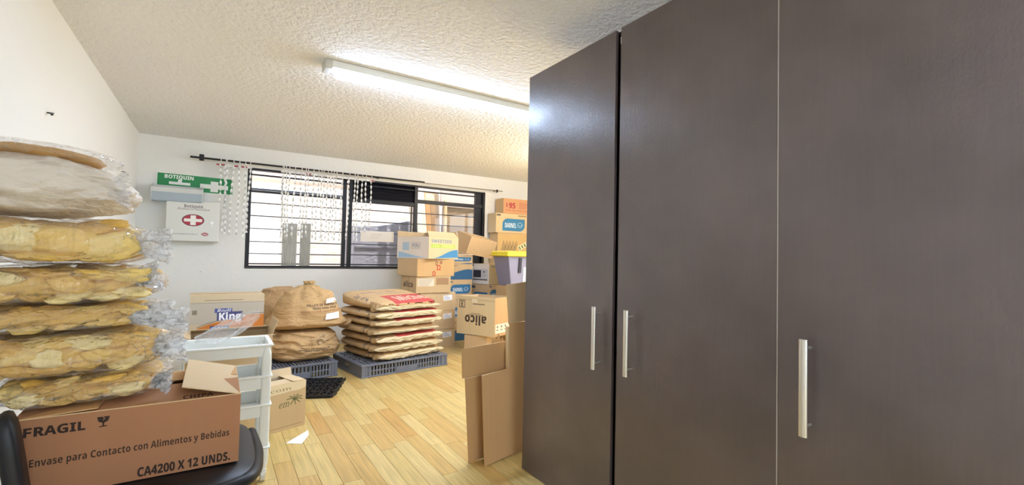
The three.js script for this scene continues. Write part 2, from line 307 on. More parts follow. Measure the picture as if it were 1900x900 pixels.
{ // green first aid sign
  const map = canvasTex(640, 176, (c, w, h) => {
    c.fillStyle = '#e8efe8'; c.fillRect(0, 0, w, h); c.fillStyle = '#1f8a4e'; c.fillRect(8, 5, w - 16, h - 10);
    txt(c, 'BOTIQUIN', 60, 14, 240, 38, '#f2f6f2', '900 {}px sans-serif');
    c.fillStyle = '#f0f3ef'; c.fillRect(170, 58, 32, 52); c.fillRect(100, 86, 172, 28);
    c.fillRect(440, 46, 66, 112); c.fillRect(352, 80, 240, 46);
  });
  const t = thing('first_aid_sign', 'green sign lettered BOTIQUIN with white crosses above the first aid box', 'sign', [-.232, 2.108, ZB + .004], 0); t.rotation.z = -.012;
  part('sign_board', box(.79, .205, .006), std(0xe8efe8, .5), t); part('printed_face', new THREE.PlaneGeometry(.79, .205), std(0xffffff, .45, { map }), t, [0, 0, .0036]);
}
{ // wall tray
  const t = thing('wall_tray', 'pale blue grey plastic tray fixed to the wall over the first aid sign', 'tray', [-.405, 1.862, -6.80]);
  const b = std(0xa9b8c2, .45), g = std(0xd3d6d3, .45), w = .48;
  part('tray_bottom', rbox(w, .012, .15, .004), b, t, [0, .006, .0]);
  part('tray_front', rbox(w + .01, .10, .01, .004), b, t, [0, .055, .086], [.22, 0, 0]);
  part('tray_lip', rbox(w + .02, .055, .008, .003), g, t, [0, .128, .105], [.25, 0, 0]);
  part('tray_back', rbox(w, .20, .008, .003), g, t, [0, .1, -.082]);
  for (const s of [-1, 1]) part('tray_end', (() => { const sh = new THREE.Shape([[-.08, 0], [.075, 0], [.12, .155], [-.08, .215]].map((p) => new THREE.Vector2(...p))); return new THREE.ExtrudeGeometry(sh, { depth: .008, bevelEnabled: false }).rotateY(-Math.PI / 2); })(), g, t, [s * (w / 2 + .006) + .004, 0, 0]);
}
{ // first aid cabinet
  const map = canvasTex(640, 560, (c, w, h) => {
    c.fillStyle = '#dedfd8'; c.fillRect(0, 0, w, h);
    txt(c, 'Botiquin', 200, 38, 240, 46, '#5a4a50', 'bold {}px serif'); txt(c, 'Primeros Auxilios', 120, 88, 400, 30, '#6b4a52', 'italic {}px serif');
    c.fillStyle = '#4a2f38'; c.beginPath(); c.ellipse(320, 265, 138, 86, 0, 0, 7); c.fill(); c.fillStyle = '#b02a3c'; c.beginPath(); c.ellipse(320, 265, 128, 78, 0, 0, 7); c.fill();
    c.fillStyle = '#eeeee6'; c.fillRect(286, 194, 68, 142); c.fillRect(208, 243, 224, 44);
    txt(c, 'www.botiquines.com.co', 80, 452, 300, 24, '#777', '{}px sans-serif');
    c.fillStyle = '#9a2c3a'; c.beginPath(); c.ellipse(472, 464, 44, 24, 0, 0, 7); c.fill(); txt(c, 'INDU', 440, 452, 64, 24, '#efe6e0');
  });
  const t = thing('first_aid_box', 'white metal first aid box with red cross emblem hanging on the wall', 'first aid box', [-.243, 1.395, -6.825]);
  part('body', rbox(.535, .485, .14, .006), std(0xe2e2da, .4), t, [0, .2425, 0]); part('door', rbox(.525, .475, .012, .003), std(0xe2e2da, .4), t, [0, .2425, .076]);
  part('printed_face', new THREE.PlaneGeometry(.515, .465), std(0xffffff, .4, { map }), t, [0, .2425, .0825]);
  part('latch', rbox(.03, .02, .01, .003), M.steel, t, [.19, .235, .087]); part('key', box(.008, .03, .004), M.steel, t, [.19, .21, .092]);
}
for (const [x, y, z, ry, w] of [[XL + .012, 2.032, -3.498, 0, 'bent nail with dark stub high on the left wall'], [XL + .012, 2.047, -5.856, 0, 'tiny nail in the left wall near the far corner'], [-.152, 1.026, ZB + .012, 1, 'tiny nail in the wall below the first aid box']])
  single('wall_nail', merge([cyl(.004, .03, 8).rotateZ(ry ? 0 : Math.PI / 2).rotateX(ry ? Math.PI / 2 : 0), ...(z > -4 ? [bar([.012, 0, 0], [.014, -.014, .03], .009)] : [])]), M.blackMetal, w, 'nail', [x, y, z]);
{ // corrugated strips and white strip on the window
  const cm = phys(0xb9bbb6, .5, { transmission: .25, thickness: 0 });
  const corr = (w, h) => sheet(64, 2, (u, v) => [(u - .5) * w, v * h, .009 * Math.sin(u * Math.PI * 2 * 9)]);
  single('corrugated_strip', corr(.185, .575), cm, 'grey corrugated plastic strip standing on the sill, wider one', 'plastic strip', [.837, 1.107, -6.918], [.02, 0, 0], 'corrugated strips on the sill').material.side = THREE.DoubleSide;
  single('corrugated_strip', corr(.135, .585), cm, 'narrow grey corrugated plastic strip standing on the sill beside a wider one', 'plastic strip', [1.035, 1.107, -6.918], [.02, 0, 0], 'corrugated strips on the sill');
  const t = thing('cardboard_strip', 'white printed card strip taped across the middle window pane', 'card strip', [2.05, 1.553, -6.976]); t.rotation.z = .012;
  part('card', box(.5, .158, .004), std(0xdfdad0, .8), t); part('print', new THREE.PlaneGeometry(.5, .158), std(0xffffff, .8, { map: canvasTex(400, 128, (c, w, h) => { c.fillStyle = '#e9e3da'; c.fillRect(0, 0, w, h); for (const y of [34, 58, 82]) { c.fillStyle = '#c8bdb4'; c.fillRect(120, y, 170 - y, 5); } c.fillStyle = '#cfc6a8'; c.fillRect(w - 22, 10, 10, h - 20); }) }), t, [0, 0, .0023]);
}
// ---------------------------------------------------------------- plastic crates
function slotWall(w, h, rows, margin) { // wall panel in the xy plane, base at y = 0, with slots
  const s = new THREE.Shape([[-w / 2, 0], [w / 2, 0], [w / 2, h], [-w / 2, h]].map((p) => new THREE.Vector2(...p)));
  for (const [x0, x1, y0, y1] of rows) s.holes.push(new THREE.Path([[x0, y0], [x0, y1], [x1, y1], [x1, y0]].map((p) => new THREE.Vector2(...p))));
  return new THREE.ExtrudeGeometry(s, { depth: .008, bevelEnabled: false }).translate(0, 0, -.008);
}
function crate(label, [x, z], turn, w, d, h) {
  const t = thing('plastic_crate', label, 'crate', [x, 0, z], turn, 'grey plastic crates used as pallets'), m = M.crate, dark = M.crate;
  const rows = []; const bays = [[-w * .40, -w * .13], [-w * .12, w * .13], [w * .14, w * .40]];
  bays.forEach(([a, b], k) => { const n = Math.round((b - a) / .034), st = (b - a) / n; for (let i = 0; i < n; i++) { rows.push([a + i * st, a + i * st + st * .55, h * .52, h * .84]); if (k !== 1) rows.push([a + i * st, a + i * st + st * .55, h * .14, h * .44]); } });
  const side = [[-d * .09, d * .09, h * .42, h * .68]];
  part('front_wall', slotWall(w, h - .01, rows), m, t, [0, 0, d / 2]); part('back_wall', slotWall(w, h - .01, rows), m, t, [0, 0, -d / 2 + .008]);
  part('side_wall', slotWall(d, h - .01, side), m, t, [-w / 2, 0, 0], [0, -Math.PI / 2, 0]); part('side_wall', slotWall(d, h - .01, side), m, t, [w / 2, 0, 0], [0, Math.PI / 2, 0]);
  const deck = []; for (let i = 0; i < 20; i++) for (let j = 0; j < 3; j++) deck.push([-w * .46 + i * w * .046, -w * .46 + i * w * .046 + w * .022, d * (.04 + j * .32), d * (.28 + j * .32)]);
  part('slotted_deck', slotWall(w, d, deck).rotateX(-Math.PI / 2), m, t, [0, h - .002, d / 2]);
  for (const sz of [-1, 1]) { part('rim', rbox(w + .016, .012, .016, .004), m, t, [0, h - .012, sz * (d / 2 + .002)]); part('base_rail', rbox(w + .018, .014, .014, .004), dark, t, [0, .008, sz * (d / 2 + .003)]); }
  for (const sx of [-1, 1]) { part('rim', rbox(.016, .012, d + .016, .004), m, t, [sx * (w / 2 + .002), h - .012, 0]); part('base_rail', rbox(.014, .014, d + .018, .004), dark, t, [sx * (w / 2 + .003), .008, 0]); }
  for (const sx of [-1, 1]) for (const sz of [-1, 1]) part('corner_post', rbox(.035, h - .012, .035, .008), m, t, [sx * (w / 2 - .013), h / 2 - .004, sz * (d / 2 - .013)]);
  for (const bx of [-w * .425, -w * .125, w * .135, w * .425]) part('rib', box(.008, h * .85, .008), m, t, [bx, h * .48, d / 2 + .003]);
  return t;
}
const onYaw = (x, z, th, a, b) => [x + Math.cos(th) * a - Math.sin(th) * b, z - Math.sin(th) * a - Math.cos(th) * b]; // along width, then backwards
{
  const th = deg(8.66), w = 1.043, d = .80; crate('grey slotted plastic crate under the stack of flat paper sacks', onYaw(1.313, -4.87, th, w / 2, d / 2), th, w, d, .135);
  const t2 = deg(8), w2 = .72, d2 = .66; crate('grey slotted plastic crate under the bulging pellet bags', onYaw(1.12, -5.118, t2, -w2 / 2, d2 / 2), t2, w2, d2, .16);
}
// ---------------------------------------------------------------- stack of flat paper sacks
{
  const th = deg(15), w = .93, d = .86;
  const top = (kind) => canvasTex(768, 640, (c, W, Hh) => {
    kraft(c, W, Hh, [203, 170, 124], 12);
    c.fillStyle = 'rgba(90,80,130,.75)';
    if (kind === 0) {
      txt(c, 'HARINA DE TRIGO', 120, 190, 420, 40, 'rgba(98,88,140,.7)', 'italic bold {}px serif', -.06); txt(c, 'PANIFICACION', 240, 270, 380, 34, 'rgba(98,88,140,.7)', 'italic bold {}px serif', -.06);
    }
    c.fillStyle = '#c5524c'; c.beginPath(); c.moveTo(210, 400); c.lineTo(735, 330); c.lineTo(750, 628); c.lineTo(235, 640); c.fill();
    txt(c, 'Michel', 300, 410, 410, 150, '#ecc9b5', 'bold {}px sans-serif', -.08);
    for (let i = 0; i < 26; i++) { c.fillStyle = 'rgba(60,60,80,.55)'; c.fillRect(rr(4, 60), rr(250, 600), rr(8, 40), rr(6, 18)); }
  });
  const mats = [0, 1].map((k) => std(0xffffff, .78, { map: top(k), bumpMap: wrinkleBump, bumpScale: .01 }));
  const plain = std(0xffffff, .8, { map: canvasTex(512, 512, (c, a, b) => { kraft(c, a, b, [196, 160, 112], 12); for (let i = 0; i < 30; i++) { c.fillStyle = 'rgba(60,60,80,.5)'; c.fillRect(rr(0, 60), rr(60, 480), rr(8, 40), rr(5, 14)); } }), bumpMap: wrinkleBump, bumpScale: .01 });
  const words = ['flattened kraft paper sack at the bottom of the stack, on the crate', 'kraft paper sack second from the bottom of the stack', 'kraft paper sack third from the bottom of the stack', 'kraft paper sack in the middle of the stack of seven', 'kraft paper sack third from the top of the stack', 'kraft paper sack with red band just under the top sack', 'topmost kraft paper sack with red lettered band and purple print'];
  let y = .137;
  for (let i = 0; i < 7; i++) {
    const hh = [.088, .09, .086, .09, .082, .088, .145][i], ww = w + rr(-.02, .03), dd = d + rr(-.02, .03), s0 = i * 9.7;
    const c = onYaw(1.475 + [0, -.02, -.02, -.06, -.02, -.02, -.02][i], -4.93 - .01 * i, th, w / 2, d / 2);
    const t = thing('paper_sack', words[i], 'paper sack', [c[0], y, c[1]], th + rr(-.03, .03), 'stack of flat paper sacks');
    const tb = 0, tt = i === 6 ? .11 : 0, drop = (tb + tt) / 2 * dd / 2;
    const g = softBox(ww, hh, dd, 5, [26, 6, 24], (v) => {
      const e = Math.max(Math.abs(v.x), Math.abs(v.z)), n = fbm(v.x * 1.6 + s0, v.z * 1.6, s0, 3);
      const lean = -v.z * dd / 2 * (v.y > 0 ? tt : tb) / (hh / 2); v.y *= 1 - .24 * Math.pow(e, 6); v.y += .03 * n + lean;
      v.x *= 1 + .018 * n; v.z *= 1 + .02 * noise(v.x * 2.5, s0, v.y);
    });
    part('sack_body', g, [5, 6].includes(i) ? mats[6 - i] : i === 2 || i === 4 ? mats[1] : plain, t, [0, hh / 2, 0]);
    const fold = softBox(ww * .97, hh * .62, .07, 3.2, [34, 6, 5], (v) => { v.y += .16 * noise(v.x * 3, s0, 1) + (Math.abs(v.x) > .93 ? -.5 * v.y : 0); v.z += .5 * noise(v.x * 5, v.y * 2, s0); v.x *= 1 + .012 * noise(v.y * 3, s0, 4); }, 'front');
    if (i !== 6 && i !== 3) part('folded_end', fold, M.cream, t, [.012, hh * .40 - drop, dd / 2 - .006], [.18, 0, 0], 'pale sewn end fold of the sack');
    else part('folded_end', fold.scale(1, .5, 1), M.cream, t, [.012, hh * .34 - drop, dd / 2 - .01], [.1, 0, 0], 'pale sewn end fold of the sack');
    const tuck = softBox(.13, hh * .7, .05, 3, [10, 6, 5], (v) => { v.z += .5 * noise(v.x * 3, v.y * 2, s0 + 3); v.y *= 1 - .3 * v.x; });
    part('corner_tuck', tuck, plain, t, [-ww / 2 + .052, hh * .48 - drop, dd / 2 - .052], [0, -.75, 0]);
    y += hh * 1.01;
  }
}
// ---------------------------------------------------------------- bulging pellet bags
function bagLoft(rings, o = {}) { // rings: [y, rx, rz, cx, cz, squareness]; closed organic surface, uv planar from the front
  const nu = o.nu ?? 64, nv = o.nv ?? 48, R = (v) => { const f = v * (rings.length - 1), i = Math.min(rings.length - 2, Math.floor(f)), t = f - i, s = t * t * (3 - 2 * t); return rings[i].map((a, k) => a + (rings[i + 1][k] - a) * (k === 0 ? t : s)); };
  const ys = rings.map((r) => r[0]), y0 = Math.min(...ys), y1 = Math.max(...ys), X0 = Math.min(...rings.map((r) => r[3] - r[1])), X1 = Math.max(...rings.map((r) => r[3] + r[1]));
  const pt = (u, v) => { const [y, rx, rz, cx, cz, n] = R(v), a = u * Math.PI * 2, c = Math.cos(a), s = Math.sin(a), k = Math.pow(Math.pow(Math.abs(c), n) + Math.pow(Math.abs(s), n), -1 / n); return [cx + rx * c * k, y, cz + rz * s * k]; };
  const g = sheet(nu, nv, (u, v) => {
    const p = pt(u === 1 ? 0 : u, v), A = (u === 1 ? 0 : u) * Math.PI * 2, e = Math.sin(Math.PI * clamp(v, .02, .98));
    const rad = (o.amp ?? .012) * e * fbm(Math.cos(A) * (o.fu ?? 3), v * (o.fv ?? 6), Math.sin(A) * (o.fu ?? 3) + (o.seed ?? 0), 4) + (o.pleat ?? 0) * Math.pow(Math.max(0, v - .62) / .38, 1.3) * Math.sin(A * 17 + 3 * noise(v * 2, A, o.seed ?? 0));
    const l = Math.hypot(p[0], p[2]) || 1; const dx = Math.cos(A), dz = Math.sin(A);
    return [p[0] + dx * rad, p[1] + (o.wob ?? .006) * e * noise(p[0] * 5, v * 3, p[2] * 5 + (o.seed ?? 0)), p[2] + dz * rad];
  });
  const q = g.attributes.position, uv = g.attributes.uv; for (let i = 0; i < q.count; i++) uv.setXY(i, (q.getX(i) - X0) / (X1 - X0), (q.getY(i) - y0) / (y1 - y0));
  return { g, front: (x, y) => { let v = 0; for (let k = 0; k <= 60; k++) if (R(k / 60)[0] <= y) v = k / 60; const [, rx, rz, cx, cz, n] = R(v), c = clamp(Math.abs(x - cx) / rx, 0, .999); return cz + rz * Math.pow(1 - Math.pow(c, n), 1 / n); } };
}
{
  const label3 = (c, w, h, x, y, s, third) => { txt(c, 'PELLETS DE HARINA DE', x, y, 250 * s, 20 * s, '#4a3a30', '900 {}px sans-serif', -.02); txt(c, 'TRIGO PARA FREIR', x + 40 * s, y + 28 * s, 190 * s, 20 * s, '#4a3a30', '900 {}px sans-serif', -.02); if (third) { txt(c, 'WHEAT FLOUR SNACK PELLETS', x - 40 * s, y + 58 * s, 310 * s, 17 * s, '#8a5836', 'bold {}px sans-serif', -.02); c.fillStyle = '#7a5a3c'; c.fillRect(x - 30 * s, y + 84 * s, 290 * s, 3); for (let i = 0; i < 10; i++) { c.fillStyle = 'rgba(110,70,40,.6)'; c.fillRect(x - 40 + i * 34, y - 60 - (i % 3) * 18, rr(14, 30), 4); } } };
  const bm = (draw) => std(0xffffff, .78, { map: canvasTex(700, 512, (c, w, h) => { kraft(c, w, h, [200, 163, 113], 12); draw(c, w, h); }), bumpMap: wrinkleBump, bumpScale: .012 });
  const grp = 'pellet bags on the small crate';
  const sticker = (f, x0, x1, y0, y1, t, rotz = 0) => part('paper_label', sheet(6, 6, (u, v) => { const x = x0 + (x1 - x0) * u + (v - .5) * rotz, y = y0 + (y1 - y0) * v + (u - .5) * rotz; return [x, y, f(x, y) + .017]; }), std(0xf0efec, .7, { side: THREE.DoubleSide }), t, undefined, undefined, 'white paper label');
  // lower bag
  let t = thing('pellet_bag', 'bulging kraft pellet bag lying directly on the small grey crate', 'pellet bag', [.82, .162, -5.46], deg(4), grp);
  let b = bagLoft([[.0, .03, .03, 0, 0, 2], [.004, .26, .22, 0, 0, 3], [.05, .345, .29, 0, 0, 2.8], [.14, .365, .31, 0, 0, 2.6], [.22, .345, .29, 0, 0, 2.5], [.285, .28, .24, .01, 0, 2.4], [.315, .12, .12, .04, .02, 2], [.32, .004, .004, .05, .02, 2]], { seed: 3, amp: .022, fv: 9, fu: 2.2, wob: .012 });
  part('bag_body', b.g, bm((c, w, h) => label3(c, w, h, 260, 290, 1.2)), t);
  part('gathered_mouth', softBox(.2, .1, .15, 2.4, [12, 8, 10], (v) => { const n = fbm(v.x * 2.2, v.y * 2.2, v.z * 2.2, 3); v.multiplyScalar(1 + .35 * n); }), std(0xd2b184, .8, { bumpMap: wrinkleBump, bumpScale: .01 }), t, [.1, .215, .22], [.35, 0, .1]);
  // upper bag
  t = thing('pellet_bag', 'kraft pellet bag with tied neck sitting on top of another pellet bag', 'pellet bag', [.86, .49, -5.46], deg(3), grp);
  b = bagLoft([[.0, .03, .03, 0, 0, 2], [.006, .35, .22, 0, 0, 3.4], [.05, .405, .27, 0, 0, 3.2], [.15, .335, .27, 0, 0, 2.7], [.27, .285, .24, .0, 0, 2.6], [.37, .235, .18, .005, -.01, 2.3], [.43, .11, .08, .01, -.02, 2], [.455, .040, .038, .015, -.02, 2], [.475, .055, .05, .015, -.02, 2], [.49, .058, .05, .015, -.02, 2], [.492, .004, .004, .015, -.02, 2]], { seed: 9, amp: .02, fv: 6, fu: 2, wob: .01, pleat: .008 });
  part('bag_body', b.g, bm((c, w, h) => label3(c, w, h, 300, 240, 1.2, true)), t);
  sticker(b.front, .14, .27, .27, .315, t, .012); sticker(b.front, .13, .28, .10, .165, t, .01);
  part('neck_tie', new THREE.TorusGeometry(.047, .009, 8, 20).rotateX(Math.PI / 2), std(0x8a7d52, .7), t, [.015, .452, -.02]);
  for (const s of [-1, 1]) part('corner_ear', softBox(.11, .05, .1, 2.2, [8, 6, 8], (v) => v.multiplyScalar(1 + .3 * noise(v.x * 2, v.y * 2, v.z * 2 + s))), std(0xbe9a6b, .8), t, [s * .40, .03, .1], [0, 0, s * .3]);
  // bag behind
  t = thing('pellet_bag', 'darker kraft pellet bag standing upright behind the crate, against the wall', 'pellet bag', [.60, 0, -6.18], deg(12), grp);
  b = bagLoft([[.0, .03, .03, 0, 0, 2], [.006, .2, .18, 0, 0, 3], [.1, .27, .25, 0, 0, 3], [.4, .28, .26, 0, 0, 2.8], [.68, .26, .22, .0, 0, 3], [.84, .17, .12, .06, 0, 3], [.875, .10, .03, .1, 0, 3], [.878, .004, .004, .1, 0, 2]], { seed: 15, amp: .02 });
  part('bag_body', b.g, std(0xffffff, .8, { map: canvasTex(256, 256, (c, w, h) => kraft(c, w, h, [178, 143, 100], 12)), bumpMap: wrinkleBump, bumpScale: .012 }), t);
}
// ---------------------------------------------------------------- black lattice mat on the floor
{
  const th = deg(-22.2), w = .54, d = .58, hh = .03, c = onYaw(1.132, -4.897, th, -w / 2, -d / 2);
  const t = thing('lattice_mat', 'black plastic lattice drainage mat lying on the floor', 'mat', [c[0], 0, c[1]], th);
  const nx = 9, nz = 5, sx = w / nx, sz = d / nz;
  for (let j = 0; j <= nz; j++) part('rail', rbox(w, hh, .022, .006), M.black, t, [0, hh / 2 + .001, -d / 2 + j * sz]);
  for (let j = 0; j < nz; j++) { const ribs = []; for (let i = 0; i <= nx; i++) { const x = -w / 2 + i * sx, z0 = -d / 2 + j * sz; ribs.push(bar([x - sx * .35 + .02, hh / 2, z0 + sz], [x + sx * .35, hh / 2, z0], .018, hh * .92)); if (i < nx) ribs.push(bar([x + sx * .35, hh / 2, z0], [x + sx * .65 + .02, hh / 2, z0 + sz], .012, hh * .7)); } part('rib_row', merge(ribs), M.black, t); }
}
// ---------------------------------------------------------------- cardboard boxes
// o: w, h, d, pos [x, y, z] of the base centre, turn; mat = board; front / left / right / back = printed material; flaps = [side, angle from closed (deg), length], closed boxes get two top flaps and tape
const T = .005;
function carton(name, label, o, group) {
  const t = thing(name, label, 'box', o.pos, o.turn ?? 0, group), { w, h, d } = o, m = o.mat ?? M.kraftPlain, e = M.kraftEdge;
  if (o.tilt) { t.rotation.order = 'YXZ'; t.rotation.x = o.tilt[0]; t.rotation.z = o.tilt[1]; }
  const faced = (pm) => (pm ? [e, e, e, e, pm, m] : m); // box faces: +x -x +y -y +z -z
  part('front_panel', box(w, h, T), faced(o.front), t, [0, h / 2, d / 2 - T / 2]);
  part('back_panel', box(w, h, T), faced(o.back), t, [0, h / 2, -d / 2 + T / 2], [0, Math.PI, 0]);
  part('left_panel', box(d - 2 * T, h, T), faced(o.left), t, [-w / 2 + T / 2, h / 2, 0], [0, -Math.PI / 2, 0]);
  part('right_panel', box(d - 2 * T, h, T), faced(o.right), t, [w / 2 - T / 2, h / 2, 0], [0, Math.PI / 2, 0]);
  part('bottom_panel', box(w - 2 * T, T, d - 2 * T), m, t, [0, T / 2 + .0005, 0]);
  if (o.flaps) for (const [side, ang, len, pm] of o.flaps) {
    const long = side === 'front' || side === 'back', ww = (long ? w : d) - .006;
    const hinge = new THREE.Group(); hinge.name = 'flap_hinge';
    const g = box(ww, len, T * .8, 0, len / 2, 0);
    const yaw = { front: 0, back: Math.PI, left: -Math.PI / 2, right: Math.PI / 2 }[side], off = (long ? d : w) / 2 - T / 2;
    // angle 0 = straight up, positive = folded outwards
    const mm = part('flap', g, pm ? faced(pm) : m, t, [Math.sin(yaw) * off, h + .001, Math.cos(yaw) * off]);
    mm.rotation.order = 'YXZ'; mm.rotation.set(deg(ang), yaw, 0);
  } else {
    part('top_flap', box(w, T, d / 2 - .002), m, t, [0, h + T / 2 - .001, d / 4 + .0005]); part('top_flap', box(w, T, d / 2 - .002), m, t, [0, h + T / 2 - .001, -d / 4 - .0005]);
    part('packing_tape', box(w + .002, .0012, .05), phys(0xcdb68f, .25), t, [0, h + T + .0001, 0]);
  }
  return t;
}
const blueLogo = (c, x, y, w, h, s = 'DARNEL', col = '#2f6f9e') => { c.fillStyle = col; c.beginPath(); c.roundRect(x, y, w, h, [h * .45, 4, h * .45, 4]); c.fill(); txt(c, s, x + w * .1, y + h * .32, w * .52, h * .4, '#dfeaf0', 'bold {}px sans-serif'); c.strokeStyle = '#dfeaf0'; c.lineWidth = 4; c.beginPath(); c.ellipse(x + w * .78, y + h * .5, w * .11, h * .2, 0, 0, 7); c.stroke(); c.beginPath(); c.moveTo(x + w * .7, y + h * .45); c.quadraticCurveTo(x + w * .78, y + h * .7, x + w * .88, y + h * .42); c.stroke(); };
const wave = (c, w, h, y0, col) => { c.fillStyle = col; c.beginPath(); c.moveTo(0, h * (y0 + .2)); c.bezierCurveTo(w * .3, h * (y0 + .25), w * .6, h * (y0 - .15), w, h * y0); c.lineTo(w, h * .98); c.lineTo(0, h * .98); c.fill(); };
const PAL = [205, 178, 138];
const darnelA = kraftPrint(384, 320, (c, w, h) => { blueLogo(c, 30, 70, 330, 150); c.fillStyle = '#777'; c.fillRect(14, 14, 50, 22); wave(c, w, h, .9, '#3c6f98'); }, PAL);
const darnelB = kraftPrint(384, 320, (c, w, h) => { wave(c, w, h, .35, '#33658f'); c.fillStyle = '#8a7a62'; c.fillRect(20, 20, 110, 14); c.fillRect(20, 42, 70, 10); }, PAL);
const darnelC = kraftPrint(384, 320, (c, w, h) => { c.fillStyle = '#3c5878'; c.fillRect(0, 20, 90, 34); blueLogo(c, 40, 110, 320, 150); }, PAL);
{ // blue printed stack
  const zs = -6.59, ys = [0, .312, .62, .925, 1.165], hs = [.306, .302, .30, .234, .135], pm = [darnelB, darnelC, darnelA, darnelB, darnelA];
  const wd = ['blue wave printed carton on the floor, bottom of its stack', 'carton with blue logo above the bottom wave printed carton', 'carton with wide blue logo in the middle of its stack', 'carton with blue wave print under the top blue carton', 'shallow carton with blue logo under the crumpled brown box'];
  ys.forEach((y, i) => carton('printed_carton', wd[i], { w: .40, h: hs[i], d: .52, pos: [3.135 + [0, .004, -.006, .003, 0][i], y, zs], turn: deg([3, 2, 4, 2, 3][i]), mat: M.kraftPale, front: pm[i], left: darnelB }, 'blue printed carton stack'));
}
const lab = (base = [207, 181, 140]) => kraftPrint(512, 256, (c, w, h) => { c.save(); c.translate(330, 40); c.rotate(-.08); c.fillStyle = '#eef0f2'; c.fillRect(0, 0, 130, 76); c.fillStyle = '#8d8fae'; for (let i = 0; i < 4; i++) c.fillRect(10, 12 + i * 15, 60 + i * 12, 5); c.restore(); for (let i = 0; i < 5; i++) { c.fillStyle = 'rgba(120,95,60,.5)'; c.fillRect(40 + i * 44, 60 + (i % 2) * 20, 30, 5); } }, base);
{ // stack behind the sacks
  const lm = lab(), cx = 2.625;
  const wd = ['pale carton with white label standing on the floor behind the sacks', 'pale carton with white label, second up behind the sacks', 'pale carton with white label, third up behind the sacks'];
  [0, .258, .515].forEach((y, i) => carton('labelled_carton', wd[i], { w: .55, h: .249, d: .52, pos: [cx - .004 * i, y, -6.25], turn: deg(3 + i), mat: M.kraftPale, front: lm, left: M.kraftPale }, 'labelled cartons behind the sacks'));
  const alico = kraftPrint(384, 256, (c, w, h) => { txt(c, 'alico', 50, 80, 260, 90, '#5c4433', '900 {}px sans-serif'); c.fillStyle = '#5c4433'; c.fillRect(196, 0, 6, h); }, [199, 170, 128]);
  const a3 = kraftPrint(512, 256, (c, w, h) => { c.fillStyle = 'rgba(230,222,205,.8)'; c.fillRect(20, 30, 240, 120); c.fillStyle = 'rgba(100,80,60,.6)'; for (let i = 0; i < 7; i++) c.fillRect(30, 40 + i * 16, 220 - i * 12, 5); c.fillStyle = '#a5825e'; c.fillRect(290, 20, 190, 110); }, [199, 170, 128]);
  carton('lettered_carton', 'pale carton with brown lettering on its side, under a plain brown box', { w: .525, h: .222, d: .5, pos: [2.535, .772, -6.21], turn: deg(4), mat: M.kraftPale, left: alico, front: a3 });
  const a2 = kraftPrint(512, 220, (c, w, h) => { txt(c, 'O', 240, 20, 40, 60, '#7a4a3a'); txt(c, 'o', 300, 10, 40, 50, '#7a3a2a'); txt(c, 'Ω', 260, 70, 60, 70, '#c0402c'); txt(c, 'Ω', 200, 150, 50, 60, '#c0402c'); }, [203, 165, 112]);
  carton('plain_carton', 'plain tan carton with red marks under the open printed box', { w: .59, h: .236, d: .57, pos: [2.54, 1.0, -6.235], turn: deg(8), mat: M.kraftPlain, front: a2 });
  const sweetF = kraftPrint(512, 320, (c, w, h) => { txt(c, 'SWEETZER', 40, 36, 350, 46, '#7b8c9a', '900 {}px sans-serif'); c.fillStyle = '#a9c04a'; c.fillRect(40, 108, 170, 52); c.fillStyle = '#b4c75e'; c.fillRect(225, 108, 230, 52); txt(c, 'STEVIA', 60, 116, 120, 34, '#c9da86'); txt(c, 'NATURAL', 250, 116, 180, 34, '#cfdd92'); c.fillStyle = '#4b8bb8'; c.beginPath(); c.moveTo(60, 312); c.bezierCurveTo(240, 300, 300, 190, 500, 180); c.lineTo(512, 300); c.lineTo(60, 314); c.fill(); }, [212, 190, 148]);
  const sweetL = kraftPrint(512, 320, (c, w, h) => { c.fillStyle = 'rgba(246,238,232,.65)'; c.fillRect(0, 0, w, h); c.fillStyle = '#b8cad6'; c.fillRect(90, 80, 110, 120); c.strokeStyle = '#9a9a9a'; c.lineWidth = 5; c.strokeRect(240, 84, 140, 90); txt(c, 'PERU', 250, 96, 120, 60, '#8f8f95'); c.fillStyle = '#a8c6dc'; c.beginPath(); c.moveTo(20, 220); c.bezierCurveTo(180, 240, 300, 300, 500, 300); c.lineTo(20, 312); c.fill(); }, [214, 192, 160]);
  carton('open_printed_carton', 'open carton with green and blue print on top of a plain carton', { w: .57, h: .30, d: .66, pos: [2.569, 1.243, -6.25], turn: deg(20), mat: M.kraftPale, front: sweetF, left: sweetL, flaps: [['front', -22, .08], ['right', -30, .1], ['back', 4, .085], ['left', -168, .1]] });
}
